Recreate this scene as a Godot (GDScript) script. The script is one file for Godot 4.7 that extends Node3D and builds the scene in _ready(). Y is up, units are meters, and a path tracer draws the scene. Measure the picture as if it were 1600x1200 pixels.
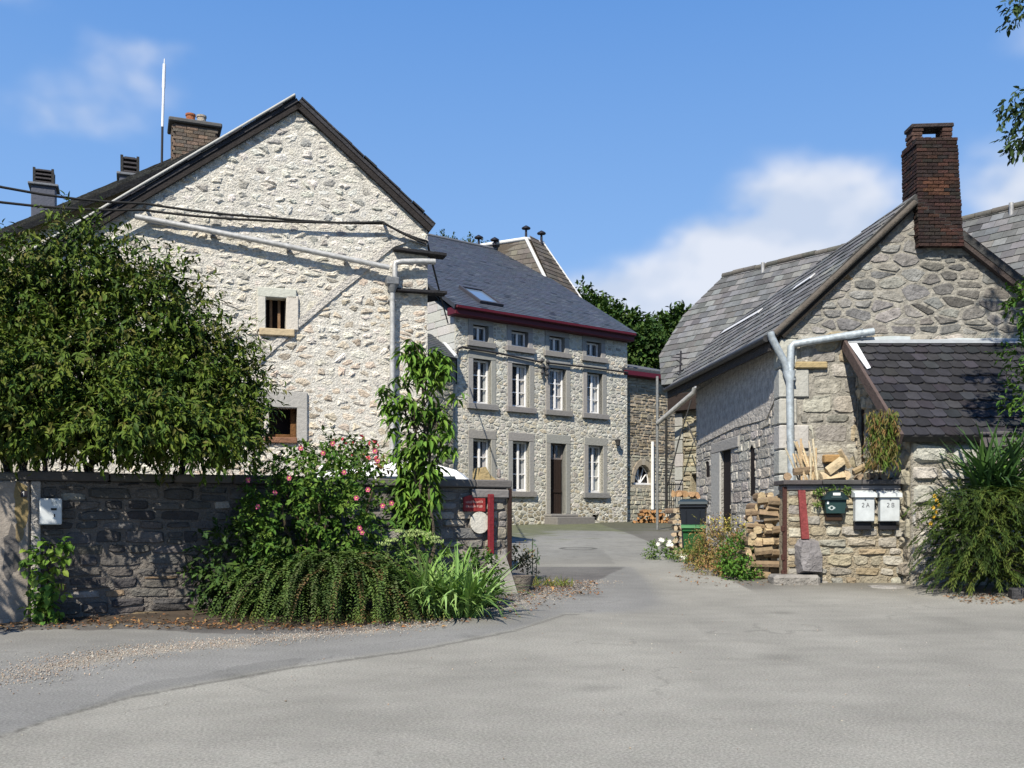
extends Node3D
# A stone farm hamlet seen from the village road. Positions are metres, y up, the road runs away along -z.
const F := 1500.0
const EYE := 1.6
const HZ := 805.0
var R := RandomNumberGenerator.new()
var O := Vector3.ZERO
var M := {}
var leaf_mesh: ArrayMesh
var names := {}

class B:
	var v := PackedVector3Array()
	var n := PackedVector3Array()
	var c := PackedColorArray()
	var t := PackedVector2Array()
	var col := Color.WHITE
	func tri(a: Vector3, b: Vector3, d: Vector3) -> void:
		var k := (b - a).cross(d - a)
		if k.length_squared() < 1e-16: return
		k = k.normalized()
		trin(a, b, d, k, k, k)
	func trin(a: Vector3, b: Vector3, d: Vector3, na: Vector3, nb: Vector3, nd: Vector3) -> void:
		v.append(a); v.append(d); v.append(b)
		n.append(na); n.append(nd); n.append(nb)
		for i in 3: c.append(col)
	func quad(a: Vector3, b: Vector3, d: Vector3, e: Vector3) -> void:
		tri(a, b, d); tri(a, d, e)
	func hexa(p: Array) -> void: # four bottom corners anticlockwise seen from above, four top ones
		quad(p[3], p[2], p[1], p[0]); quad(p[4], p[5], p[6], p[7])
		for i in 4:
			var j := (i + 1) % 4
			quad(p[i], p[j], p[j + 4], p[i + 4])
	func box(o: Vector3, s: Vector3, b := Basis()) -> void:
		var h := s / 2.0
		var p := []
		for y in [-h.y, h.y]:
			for q in [Vector2(-h.x, h.z), Vector2(h.x, h.z), Vector2(h.x, -h.z), Vector2(-h.x, -h.z)]:
				p.append(o + b * Vector3(q.x, y, q.y))
		hexa(p)
	func cbox(o: Vector3, s: Vector3, bev: float, b := Basis()) -> void: # a box with chamfered edges all round
		var h := s / 2.0
		var k: float = minf(bev, minf(h.x, minf(h.y, h.z)) * 0.9)
		var ring := func(x: float, z: float, cut: float) -> Array:
			return [Vector2(-x + cut, z), Vector2(x - cut, z), Vector2(x, z - cut), Vector2(x, -z + cut), Vector2(x - cut, -z), Vector2(-x + cut, -z), Vector2(-x, -z + cut), Vector2(-x, z - cut)]
		var lv := [[-h.y, ring.call(h.x - k, h.z - k, 0.001)], [-h.y + k, ring.call(h.x, h.z, k)], [h.y - k, ring.call(h.x, h.z, k)], [h.y, ring.call(h.x - k, h.z - k, 0.001)]]
		var pt := func(l: Array, i: int) -> Vector3: return o + b * Vector3(l[1][i].x, l[0], l[1][i].y)
		for q in 3:
			for i in 8:
				var j := (i + 1) % 8
				quad(pt.call(lv[q], i), pt.call(lv[q], j), pt.call(lv[q + 1], j), pt.call(lv[q + 1], i))
		for i in range(1, 7):
			tri(pt.call(lv[3], 0), pt.call(lv[3], i), pt.call(lv[3], i + 1))
			tri(pt.call(lv[0], 0), pt.call(lv[0], i + 1), pt.call(lv[0], i))
	func tube(p: Array, r, sides := 8, caps := true) -> void: # r: one radius or one per point
		var fr := []
		var side := Vector3.ZERO
		for i in p.size():
			var d: Vector3 = (p[mini(i + 1, p.size() - 1)] - p[maxi(i - 1, 0)]).normalized()
			if side == Vector3.ZERO: side = d.cross(Vector3.UP if absf(d.y) < 0.9 else Vector3.RIGHT).normalized()
			side = (side - d * side.dot(d)).normalized()
			fr.append([p[i], side, d.cross(side), r[i] if r is Array else r, d])
		for i in p.size() - 1:
			for k in sides:
				var q := []
				for e in [[i, k], [i, k + 1], [i + 1, k + 1], [i + 1, k]]:
					var a: float = TAU * e[1] / sides
					var nn: Vector3 = fr[e[0]][1] * cos(a) + fr[e[0]][2] * sin(a)
					q.append([fr[e[0]][0] + nn * fr[e[0]][3], nn])
				trin(q[0][0], q[1][0], q[2][0], q[0][1], q[1][1], q[2][1])
				trin(q[0][0], q[2][0], q[3][0], q[0][1], q[2][1], q[3][1])
		if caps:
			for e in [[0, -1.0], [p.size() - 1, 1.0]]:
				var f: Array = fr[e[0]]
				for k in sides:
					var a := TAU * k / sides
					var a2 := TAU * (k + 1) / sides
					var x: Vector3 = f[0] + (f[1] * cos(a) + f[2] * sin(a)) * f[3]
					var y: Vector3 = f[0] + (f[1] * cos(a2) + f[2] * sin(a2)) * f[3]
					if e[1] > 0: tri(f[0], x, y)
					else: tri(f[0], y, x)
	func lathe(o: Vector3, prof: Array, sides := 16, b := Basis()) -> void: # Vector2(radius, height) upwards
		for i in prof.size() - 1:
			var d: Vector2 = prof[i + 1] - prof[i]
			var nn := Vector2(d.y, -d.x).normalized()
			for k in sides:
				var a := TAU * k / sides
				var a2 := TAU * (k + 1) / sides
				var f := func(pr: Vector2, an: float) -> Vector3: return o + b * Vector3(pr.x * cos(an), pr.y, -pr.x * sin(an))
				var g := func(an: float) -> Vector3: return b * Vector3(nn.x * cos(an), nn.y, -nn.x * sin(an))
				trin(f.call(prof[i], a), f.call(prof[i], a2), f.call(prof[i + 1], a2), g.call(a), g.call(a2), g.call(a2))
				trin(f.call(prof[i], a), f.call(prof[i + 1], a2), f.call(prof[i + 1], a), g.call(a), g.call(a2), g.call(a))
	func prism(fr: Fr, poly: PackedVector2Array, z0: float, z1: float, back := true) -> void: # poly anticlockwise seen from the front
		var ix := Geometry2D.triangulate_polygon(poly)
		for i in range(0, ix.size(), 3):
			var a := poly[ix[i]]
			var b := poly[ix[i + 1]]
			var d := poly[ix[i + 2]]
			if (b - a).cross(d - a) < 0:
				var s := b
				b = d; d = s
			tri(fr.at(a, z1), fr.at(b, z1), fr.at(d, z1))
			if back: tri(fr.at(a, z0), fr.at(d, z0), fr.at(b, z0))
		for i in poly.size():
			var a := poly[i]
			var b := poly[(i + 1) % poly.size()]
			quad(fr.at(a, z0), fr.at(b, z0), fr.at(b, z1), fr.at(a, z1))
	func join(o: B) -> void:
		v.append_array(o.v); n.append_array(o.n); c.append_array(o.c)
	func mesh(off := Vector3.ZERO) -> ArrayMesh:
		var a := []
		a.resize(Mesh.ARRAY_MAX)
		var w := v
		if off != Vector3.ZERO:
			w = PackedVector3Array()
			w.resize(v.size())
			for i in v.size(): w[i] = v[i] - off
		a[Mesh.ARRAY_VERTEX] = w
		a[Mesh.ARRAY_NORMAL] = n
		a[Mesh.ARRAY_COLOR] = c
		if t.size() == v.size(): a[Mesh.ARRAY_TEX_UV] = t
		var m := ArrayMesh.new()
		m.add_surface_from_arrays(Mesh.PRIMITIVE_TRIANGLES, a)
		return m

class Fr: # a plane in the place: origin, across, up, outwards
	var o: Vector3
	var u: Vector3
	var w: Vector3
	var n: Vector3
	func at(p: Vector2, z := 0.0) -> Vector3: return o + u * p.x + w * p.y + n * z
	func basis() -> Basis: return Basis(u, w, n)
	func hit(x: float, y: float, z := 0.0) -> Vector2: # where the line of sight through that point of a 1600 x 1200 picture meets it
		var e := Vector3(0, 1.6, 0)
		var d := Vector3((x - 800.0) / 1500.0, (805.0 - y) / 1500.0, -1)
		var k := n.dot(o + n * z - e) / n.dot(d)
		var q := e + d * k - o
		return Vector2(q.dot(u), q.dot(w))

func px(x: float, y: float, d: float) -> Vector3: return Vector3((x - 800.0) / F * d, EYE + (HZ - y) / F * d, -d)

func wall_frame(xa: float, da: float, xb: float, db: float) -> Fr:
	var f := Fr.new()
	f.o = Vector3((xa - 800) / F * da, 0, -da)
	f.u = (Vector3((xb - 800) / F * db, 0, -db) - f.o).normalized()
	f.w = Vector3.UP
	f.n = f.u.cross(f.w)
	return f

func plane_frame(a: Vector3, b: Vector3, up: Vector3) -> Fr:
	var f := Fr.new()
	f.o = a
	f.u = (b - a).normalized()
	f.n = f.u.cross(up - a).normalized()
	f.w = f.n.cross(f.u)
	return f

const PROF := [[-400.0, 0.0], [0.0, 0.0], [20.0, 0.867], [24.0, 1.0], [28.0, 1.11], [33.0, 1.21], [38.0, 1.34], [46.0, 1.5], [400.0, 1.6]]
func gy(d: float) -> float:
	for i in PROF.size() - 1:
		if d <= PROF[i + 1][0]:
			return lerpf(PROF[i][1], PROF[i + 1][1], clampf((d - PROF[i][0]) / (PROF[i + 1][0] - PROF[i][0]), 0, 1))
	return 1.6

func gp(x: float, d: float) -> Vector3: return Vector3(x, gy(d), -d)

func gpx(x: float, y: float) -> Vector3: # the spot of ground seen there
	var lo := 1.0
	var hi := 60.0
	for i in 40:
		var m := (lo + hi) / 2
		if HZ - (gy(m) - EYE) / m * F > y: lo = m
		else: hi = m
	return gp((x - 800) / F * lo, lo)

func mat(key: String, rough := 0.9, tex := "", scale := 1.0, bump := "", bscale := 0.0, metal := 0.0) -> StandardMaterial3D:
	var m := StandardMaterial3D.new()
	m.vertex_color_use_as_albedo = true
	m.roughness = rough
	m.metallic = metal
	m.metallic_specular = 0.35
	if tex or bump:
		m.uv1_triplanar = true
		m.uv1_world_triplanar = true
		m.uv1_scale = Vector3.ONE * scale
	if tex: m.albedo_texture = M[tex]
	if bump:
		m.heightmap_enabled = true
		m.heightmap_texture = M[bump]
		m.heightmap_scale = bscale
	m.resource_name = key
	M[key] = m
	return m

func noise_tex(key: String, sd: int, freq: float, lo: float, hi: float, oct := 5, type := FastNoiseLite.TYPE_SIMPLEX_SMOOTH, size := 512, gain := 0.6) -> void:
	var f := FastNoiseLite.new()
	f.seed = sd
	f.noise_type = type
	f.frequency = freq
	f.fractal_octaves = oct
	f.fractal_gain = gain
	var t := NoiseTexture2D.new()
	t.width = size; t.height = size
	t.seamless = true
	t.noise = f
	var g := Gradient.new()
	g.set_color(0, Color(lo, lo, lo)); g.set_color(1, Color(hi, hi, hi))
	t.color_ramp = g
	M[key] = t

func put(o: Node, parent: Node, called: String) -> void:
	o.name = called
	if parent == self:
		names[called] = names.get(called, -1) + 1
		if names[called] > 0: o.name = "%s_%03d" % [called, names[called]]
	parent.add_child(o, true)

func tag(o: Node3D, label: String, category := "", group := "", kind := "") -> void:
	if label: o.set_meta("label", label)
	if category: o.set_meta("category", category)
	if group: o.set_meta("group", group)
	if kind: o.set_meta("kind", kind)

func thing(called: String, at: Vector3, label: String, category: String, group := "") -> Node3D:
	var o := Node3D.new()
	put(o, self, called)
	o.position = at
	O = at
	tag(o, label, category, group)
	return o

func part(called: String, b: B, m: Material, parent: Node = self) -> MeshInstance3D:
	var o := MeshInstance3D.new()
	o.mesh = b.mesh(O)
	if o.mesh.get_surface_count(): o.mesh.surface_set_material(0, m)
	else: print("empty ", called)
	put(o, parent, called)
	return o

func solo(called: String, b: B, m: Material, label: String, category: String, group := "", at = null) -> MeshInstance3D: # a thing of one mesh
	O = at if at != null else b.v[0]
	var o := part(called, b, m)
	o.position = O
	tag(o, label, category, group)
	return o

func sheet(called: String, b: B, m: Material, kind := "structure") -> MeshInstance3D:
	O = Vector3.ZERO
	var o := part(called, b, m)
	o.set_meta("kind", kind)
	return o

func rnd(a: float, b: float) -> float: return R.randf_range(a, b)
func rv() -> Vector3:
	var z := rnd(-1, 1)
	var a := rnd(0, TAU)
	var s := sqrt(1 - z * z)
	return Vector3(s * cos(a), z, s * sin(a))
func vary(c: Color, k: float, hue := 0.04) -> Color:
	var f := exp(rnd(-k, k))
	return Color(c.r * f * (1 + rnd(-hue, hue)), c.g * f, c.b * f * (1 + rnd(-hue, hue)))
func pick(a: Array): return a[R.randi() % a.size()]

# ---- masonry -------------------------------------------------------------------------------------------------
func clip_half(p: PackedVector2Array, m: Vector2, d: Vector2) -> PackedVector2Array:
	var out := PackedVector2Array()
	for i in p.size():
		var a := p[i]
		var b := p[(i + 1) % p.size()]
		var ka := (a - m).dot(d)
		var kb := (b - m).dot(d)
		if ka <= 0: out.append(a)
		if (ka < 0 and kb > 0) or (ka > 0 and kb < 0): out.append(a.lerp(b, ka / (ka - kb)))
	return out

func bounds(p: PackedVector2Array) -> Rect2:
	var r := Rect2(p[0], Vector2.ZERO)
	for q in p: r = r.expand(q)
	return r

func area(p: PackedVector2Array) -> float:
	var s := 0.0
	for i in p.size(): s += p[i].cross(p[(i + 1) % p.size()])
	return absf(s) / 2

func rubble(box: Rect2, su: float, sv: float, drop := 0.12, jit := 0.42) -> Array: # uneven stones: cells round scattered seeds, lying flat
	var nx := int(ceil(box.size.x / su)) + 2
	var ny := int(ceil(box.size.y / sv)) + 2
	var k := su / sv
	var grid := []
	for j in ny:
		for i in nx:
			if R.randf() < drop: grid.append(null)
			else: grid.append(Vector2((i - 0.5 + 0.5 * (j % 2) + rnd(-jit, jit)) * su, (j - 0.5 + rnd(-jit, jit) * 0.8) * sv * k))
	var cells := []
	for j in ny:
		for i in nx:
			var s = grid[j * nx + i]
			if s == null: continue
			var e := su * 1.7
			var p := PackedVector2Array([s + Vector2(-e, -e), s + Vector2(e, -e), s + Vector2(e, e), s + Vector2(-e, e)])
			for b in range(maxi(j - 2, 0), mini(j + 3, ny)):
				for a in range(maxi(i - 2, 0), mini(i + 3, nx)):
					var q = grid[b * nx + a]
					if q == null or (a == i and b == j): continue
					p = clip_half(p, (s + q) / 2, q - s)
			for t in p.size(): p[t] = Vector2(p[t].x, p[t].y / k) + box.position
			cells.append(p)
	return cells

func courses(box: Rect2, su: float, sv: float, jit := 0.012) -> Array: # squared stones in rough courses
	var cells := []
	var y := box.position.y
	while y < box.end.y:
		var h := sv * rnd(0.65, 1.35)
		var x := box.position.x - rnd(0, su)
		while x < box.end.x:
			var w := su * rnd(0.5, 1.5)
			var j := func() -> Vector2: return Vector2(rnd(-jit, jit), rnd(-jit, jit))
			var two := R.randf() < 0.16 and h > sv * 0.9
			var mid: float = y + h * rnd(0.35, 0.6) if two else y + h
			cells.append(PackedVector2Array([Vector2(x, y) + j.call(), Vector2(x + w, y) + j.call(), Vector2(x + w, mid) + j.call(), Vector2(x, mid) + j.call()]))
			if two: cells.append(PackedVector2Array([Vector2(x, mid) + j.call(), Vector2(x + w, mid) + j.call(), Vector2(x + w, y + h) + j.call(), Vector2(x, y + h) + j.call()]))
			x += w
		y += h
	return cells

func fit(cells: Array, outline: PackedVector2Array, holes: Array, least := 0.0012) -> Array:
	var out := []
	for p in cells:
		var todo: Array = Geometry2D.intersect_polygons(p, outline)
		for h in holes:
			var nxt := []
			for q in todo:
				if not Rect2(bounds(q)).intersects(h): nxt.append(q)
				else:
					var rp := PackedVector2Array([h.position, Vector2(h.end.x, h.position.y), h.end, Vector2(h.position.x, h.end.y)])
					for w in Geometry2D.clip_polygons(q, rp):
						if not Geometry2D.is_polygon_clockwise(w): nxt.append(w)
			todo = nxt
		for q in todo:
			if area(q) > least: out.append(q)
	return out

func stone_shape(b: B, fr: Fr, cell: PackedVector2Array, gap: float, h: float, bev: float, rough := 0.3, chamfer := true, kmax := 0.24) -> bool:
	var ins: Array = Geometry2D.offset_polygon(cell, -gap / 2)
	if ins.is_empty(): return false
	var p: PackedVector2Array = ins[0]
	if Geometry2D.is_polygon_clockwise(p): p.reverse()
	if p.size() < 3: return false
	var ring := p
	if chamfer and p.size() <= 7:
		ring = PackedVector2Array()
		for i in p.size():
			var a := p[i]
			var k := rnd(0.06, 0.22)
			ring.append(a.lerp(p[(i + p.size() - 1) % p.size()], k))
			ring.append(a.lerp(p[(i + 1) % p.size()], k))
	var cen := Vector2.ZERO
	for q in ring: cen += q
	cen /= ring.size()
	var sz := sqrt(area(ring))
	var k := clampf(bev / maxf(sz * 0.5, 0.01), 0.04, kmax)
	var front := []
	var tilt := Vector2(rnd(-1, 1), rnd(-1, 1)) * rough * h / maxf(sz, 0.05)
	for q in ring:
		var m: Vector2 = q.lerp(cen, k * rnd(0.7, 1.3))
		front.append(fr.at(m, h * (1.0 + rnd(-rough, rough) * 0.6) + (m - cen).dot(tilt)))
	var top := fr.at(cen + Vector2(rnd(-.1, .1), rnd(-.1, .1)) * sz, h * rnd(1.02, 1.25))
	for i in ring.size():
		var j := (i + 1) % ring.size()
		b.quad(fr.at(ring[i], -0.02), fr.at(ring[j], -0.02), front[j], front[i])
		b.tri(front[i], front[j], top)
	return true

# lays the cells: the largest ones as pieces of their own, the rest as one joined piece
func lay(parent: Node3D, called: String, fr: Fr, cells: Array, color: Callable, m: Material, shape: Callable, most := 290) -> void:
	cells.sort_custom(func(a, b): return area(a) > area(b))
	var rest := B.new()
	var i := 0
	for p in cells:
		var cen := Vector2.ZERO
		for q in p: cen += q
		cen /= p.size()
		var b := B.new()
		b.col = color.call(cen)
		if not shape.call(b, p): continue
		if b.v.is_empty(): continue
		if i < most: part(called, b, m, parent)
		else: rest.join(b)
		i += 1
	if rest.v.size():
		tag(part(called + "_courses", rest, m, parent), "", "", "", "stuff")

func rect_poly(r: Rect2) -> PackedVector2Array: return PackedVector2Array([r.position, Vector2(r.end.x, r.position.y), r.end, Vector2(r.position.x, r.end.y)])

func wall(parent: Node3D, called: String, fr: Fr, outline: PackedVector2Array, holes: Array, thick: float, c: Color, m: Material) -> MeshInstance3D:
	var b := B.new()
	b.col = c
	var bb := bounds(outline)
	var xs := [bb.position.x, bb.end.x]
	for h in holes: xs.append(h.position.x); xs.append(h.end.x)
	xs.sort()
	for i in xs.size() - 1:
		if xs[i + 1] - xs[i] < 1e-4: continue
		var mid: float = (xs[i] + xs[i + 1]) / 2
		var cuts := []
		for h in holes:
			if h.position.x < mid and h.end.x > mid: cuts.append([h.position.y, h.end.y])
		cuts.sort_custom(func(a, q): return a[0] < q[0])
		var y: float = bb.position.y
		cuts.append([bb.end.y, bb.end.y])
		for k in cuts:
			if k[0] > y:
				for q in Geometry2D.intersect_polygons(outline, rect_poly(Rect2(xs[i], y, xs[i + 1] - xs[i], k[0] - y))):
					var ix := Geometry2D.triangulate_polygon(q)
					for e in range(0, ix.size(), 3):
						var a: Vector2 = q[ix[e]]
						var d: Vector2 = q[ix[e + 1]]
						var f: Vector2 = q[ix[e + 2]]
						if (d - a).cross(f - a) < 0:
							var s := d
							d = f; f = s
						b.tri(fr.at(a), fr.at(d), fr.at(f))
						b.tri(fr.at(a, -thick), fr.at(f, -thick), fr.at(d, -thick))
			y = maxf(y, k[1])
	for i in outline.size():
		var a := outline[i]
		var d := outline[(i + 1) % outline.size()]
		b.quad(fr.at(a, -thick), fr.at(d, -thick), fr.at(d), fr.at(a))
	for h in holes:
		var r := rect_poly(h)
		for i in 4:
			b.quad(fr.at(r[(i + 1) % 4], -thick), fr.at(r[i], -thick), fr.at(r[i]), fr.at(r[(i + 1) % 4]))
	return part(called, b, m, parent)

func slab(fr: Fr, r: Rect2, z0: float, z1: float, c: Color, bev := 0.012) -> B: # a dressed block on a wall
	var b := B.new()
	b.col = c
	b.cbox(fr.at(r.get_center(), (z0 + z1) / 2), Vector3(r.size.x, r.size.y, z1 - z0), bev, fr.basis())
	return b

# slates in a sloping plane: u along the eave, w up the slope
func slates(roof: Node3D, fr: Fr, outline: PackedVector2Array, su: float, sv: float, c: Color, k: float, m: Material, th := 0.018, scallop := false, most := 290, jit := 0.004) -> void:
	var bb := bounds(outline)
	var cells := []
	var j := 0
	var y := bb.position.y - 0.01
	while y < bb.end.y:
		var x := bb.position.x - su * (0.5 if j % 2 else 0.0) - rnd(0, 0.02)
		while x < bb.end.x:
			var a := Vector2(x + 0.004, y + rnd(-jit, jit))
			var d := Vector2(x + su - 0.004, y + rnd(-jit, jit))
			var top := y + sv * 1.06
			if scallop:
				cells.append(PackedVector2Array([a + Vector2(0, sv * 0.2), a + Vector2(su * 0.09, sv * 0.06), a + Vector2(su * 0.26, 0), d - Vector2(su * 0.26, 0), d + Vector2(-su * 0.09, sv * 0.06), d + Vector2(0, sv * 0.2), Vector2(d.x, top), Vector2(a.x, top)]))
			else: cells.append(PackedVector2Array([a, d, Vector2(d.x, top), Vector2(a.x, top)]))
			x += su
		y += sv
		j += 1
	var kept := []
	for p in cells:
		for q in Geometry2D.intersect_polygons(p, outline):
			if area(q) > 0.0008: kept.append(q)
	var y0 := bb.position.y - 0.01
	var make := func(b: B, p: PackedVector2Array) -> bool:
		var cen := Vector2.ZERO
		for q in p: cen += q
		cen /= p.size()
		var row: float = y0 + floorf((cen.y - y0) / sv) * sv
		var lift := rnd(0, 0.006)
		var lean := rnd(-0.02, 0.02)
		var z := []
		for q in p: z.append(0.004 + (th + lift) * clampf(1.0 - (q.y - row) / (sv * 1.06), 0, 1) + (q.x - cen.x) * lean)
		var ix := Geometry2D.triangulate_polygon(p)
		for i in range(0, ix.size(), 3):
			var e := [ix[i], ix[i + 1], ix[i + 2]]
			if (p[e[1]] - p[e[0]]).cross(p[e[2]] - p[e[0]]) < 0: e = [ix[i], ix[i + 2], ix[i + 1]]
			b.tri(fr.at(p[e[0]], z[e[0]]), fr.at(p[e[1]], z[e[1]]), fr.at(p[e[2]], z[e[2]]))
		for i in p.size():
			var n := (i + 1) % p.size()
			if Geometry2D.is_polygon_clockwise(p): b.quad(fr.at(p[n], -0.002), fr.at(p[i], -0.002), fr.at(p[i], z[i]), fr.at(p[n], z[n]))
			else: b.quad(fr.at(p[i], -0.002), fr.at(p[n], -0.002), fr.at(p[n], z[n]), fr.at(p[i], z[i]))
		return true
	var tone := func(_p: Vector2) -> Color:
		var r := R.randf()
		if r < 0.035: return vary(c * 0.55, k)
		if r < 0.09: return vary(c * Color(1.3, 1.3, 1.2), k)
		return vary(c, k, 0.05)
	lay(roof, "slate", fr, kept, tone, m, make, most)

# ---- plants --------------------------------------------------------------------------------------------------
func leaf_shape(w := 0.36, bend := 0.18, steps := 3) -> ArrayMesh: # along +y, one long
	var b := B.new()
	var row := func(i: int) -> Array:
		var t := float(i) / steps
		var s := w * 0.5 * sin(PI * pow(t, 0.8)) if i > 0 and i < steps else 0.0
		var z := -bend * t * t
		return [Vector3(-s, t, z + s * 0.35), Vector3(0, t, z), Vector3(s, t, z + s * 0.35)]
	for i in steps:
		var p = row.call(i)
		var q = row.call(i + 1)
		if i > 0:
			b.tri(p[0], p[1], q[1]); b.tri(p[1], p[2], q[1])
		if i < steps - 1:
			b.tri(p[0] if i > 0 else p[1], q[1], q[0]); b.tri(p[1] if i == 0 else p[2], q[2], q[1])
	return b.mesh()

func blade_shape(w: float, bend: float, steps := 5) -> ArrayMesh: # a long leaf along +y bending towards -z
	var b := B.new()
	var row := func(i: int) -> Array:
		var t := float(i) / steps
		var a := bend * t
		var y := t if absf(bend) < 0.01 else sin(a) / bend
		var z := 0.0 if absf(bend) < 0.01 else -(1 - cos(a)) / bend
		var s := w * 0.5 * (1.0 - pow(t, 2.5)) * (0.6 + 0.4 * minf(1.0, t * 5))
		return [Vector3(-s, y, z + s * 0.4), Vector3(0, y, z), Vector3(s, y, z + s * 0.4)]
	for i in steps:
		var p = row.call(i)
		var q = row.call(i + 1)
		b.quad(p[0], p[1], q[1], q[0]); b.quad(p[1], p[2], q[2], q[1])
	return b.mesh()

class Leaves:
	var t: Array[Transform3D] = []
	var c: Array[Color] = []

func leaf(L: Leaves, p: Vector3, dir: Vector3, face: Vector3, size: float, c: Color) -> void:
	var x := dir.cross(face)
	if x.length_squared() < 1e-6: x = dir.cross(Vector3(0.3, 0.2, 0.9))
	x = x.normalized()
	L.t.append(Transform3D(Basis(x * size, dir * size, x.cross(dir) * size), p))
	L.c.append(c)

func spray(L: Leaves, p: Vector3, dir: Vector3, length: float, count: int, size: float, droop: float, cols: Array, spread := 0.8) -> void:
	var d := dir
	var base: Color = pick(cols)
	for i in count:
		var q := p + d * length * (float(i) / count)
		d = (d + Vector3.DOWN * droop / count).normalized()
		var ld := (d * 0.7 + rv() * spread + Vector3.DOWN * droop * 0.5).normalized()
		leaf(L, q, ld, (Vector3.UP * 0.9 + dir * 0.5 + rv() * 0.6).normalized(), size * rnd(0.7, 1.25), vary(base, 0.22, 0.12))

func blob(L: Leaves, c: Vector3, r: Vector3, sprays: int, length: float, count: int, size: float, droop: float, cols: Array, inner := 0.55, spread := 0.8, low := -1.0) -> void:
	for i in sprays:
		var d := rv()
		if d.y < low: d.y = -d.y
		var k := lerpf(inner, 1.0, sqrt(R.randf()))
		var p := c + d * r * k
		spray(L, p, (d + Vector3(0, 0.25, 0) + rv() * 0.4).normalized(), length * rnd(0.6, 1.3), count, size, droop, cols, spread)

func foliage(parent: Node3D, called: String, L: Leaves, mesh: Mesh, m: Material, off := Vector3.ZERO, most := 0) -> void:
	for i in mini(most, L.t.size()):
		var o := MeshInstance3D.new()
		o.mesh = tinted(mesh, L.c[i])
		o.mesh.surface_set_material(0, m)
		o.transform = Transform3D(L.t[i].basis, L.t[i].origin - off)
		put(o, parent, "leaf")
	var nleft := L.t.size() - most
	if nleft <= 0: return
	var mm := MultiMesh.new()
	mm.transform_format = MultiMesh.TRANSFORM_3D
	mm.use_colors = true
	mm.mesh = mesh
	mm.instance_count = nleft
	for i in nleft:
		mm.set_instance_transform(i, Transform3D(L.t[i + most].basis, L.t[i + most].origin - off))
		mm.set_instance_color(i, L.c[i + most])
	var o := MultiMeshInstance3D.new()
	o.multimesh = mm
	o.material_override = m
	put(o, parent, called)
	o.set_meta("kind", "stuff")

var tints := {}
func tinted(mesh: Mesh, c: Color) -> ArrayMesh: # a few tones of each leaf, shared
	var k := [mesh, int(c.get_luminance() * 60), int(c.r / maxf(c.g, 0.001) * 5)]
	if not tints.has(k):
		var a: Array = mesh.surface_get_arrays(0)
		var cs := PackedColorArray()
		cs.resize(a[Mesh.ARRAY_VERTEX].size())
		cs.fill(c)
		a[Mesh.ARRAY_COLOR] = cs
		var t := ArrayMesh.new()
		t.add_surface_from_arrays(Mesh.PRIMITIVE_TRIANGLES, a)
		tints[k] = t
	return tints[k]

func limb(b: B, p: Vector3, q: Vector3, r0: float, r1: float, wob := 0.06, steps := 5) -> void:
	var pts := []
	var rs := []
	for i in steps + 1:
		var t := float(i) / steps
		pts.append(p.lerp(q, t) + rv() * wob * (q - p).length() * sin(PI * t))
		rs.append(lerpf(r0, r1, t))
	b.tube(pts, rs, 7)

# ---- camera, sky, sun ----------------------------------------------------------------------------------------
func light_and_lens() -> void:
	var cam := Camera3D.new()
	cam.projection = Camera3D.PROJECTION_FRUSTUM
	cam.near = 0.1
	cam.far = 600.0
	cam.size = 2 * 0.1 * 600.0 / F
	cam.frustum_offset = Vector2(0, 0.1 * 205.0 / F)
	cam.position = Vector3(0, EYE, 0)
	put(cam, self, "camera")
	cam.current = true
	var e := Environment.new()
	e.background_mode = Environment.BG_SKY
	e.tonemap_mode = Environment.TONE_MAPPER_LINEAR
	e.tonemap_exposure = 1.55
	e.sdfgi_enabled = true
	e.ssao_enabled = true
	e.ssil_enabled = true
	e.background_energy_multiplier = 1.0
	e.sky = Sky.new()
	var sm := PanoramaSkyMaterial.new()
	sm.panorama = ImageTexture.create_from_image(sky_picture())
	e.sky.sky_material = sm
	var we := WorldEnvironment.new()
	we.environment = e
	put(we, self, "air")
	var sun := DirectionalLight3D.new()
	sun.light_energy = 1.6
	sun.light_color = Color(1.0, 0.965, 0.90)
	sun.light_angular_distance = 0.53
	sun.shadow_enabled = true
	var az := deg_to_rad(19.0)
	var el := deg_to_rad(44.0)
	put(sun, self, "sun")
	sun.look_at_from_position(Vector3(-sin(az) * cos(el), sin(el), cos(az) * cos(el)), Vector3.ZERO)

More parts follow.
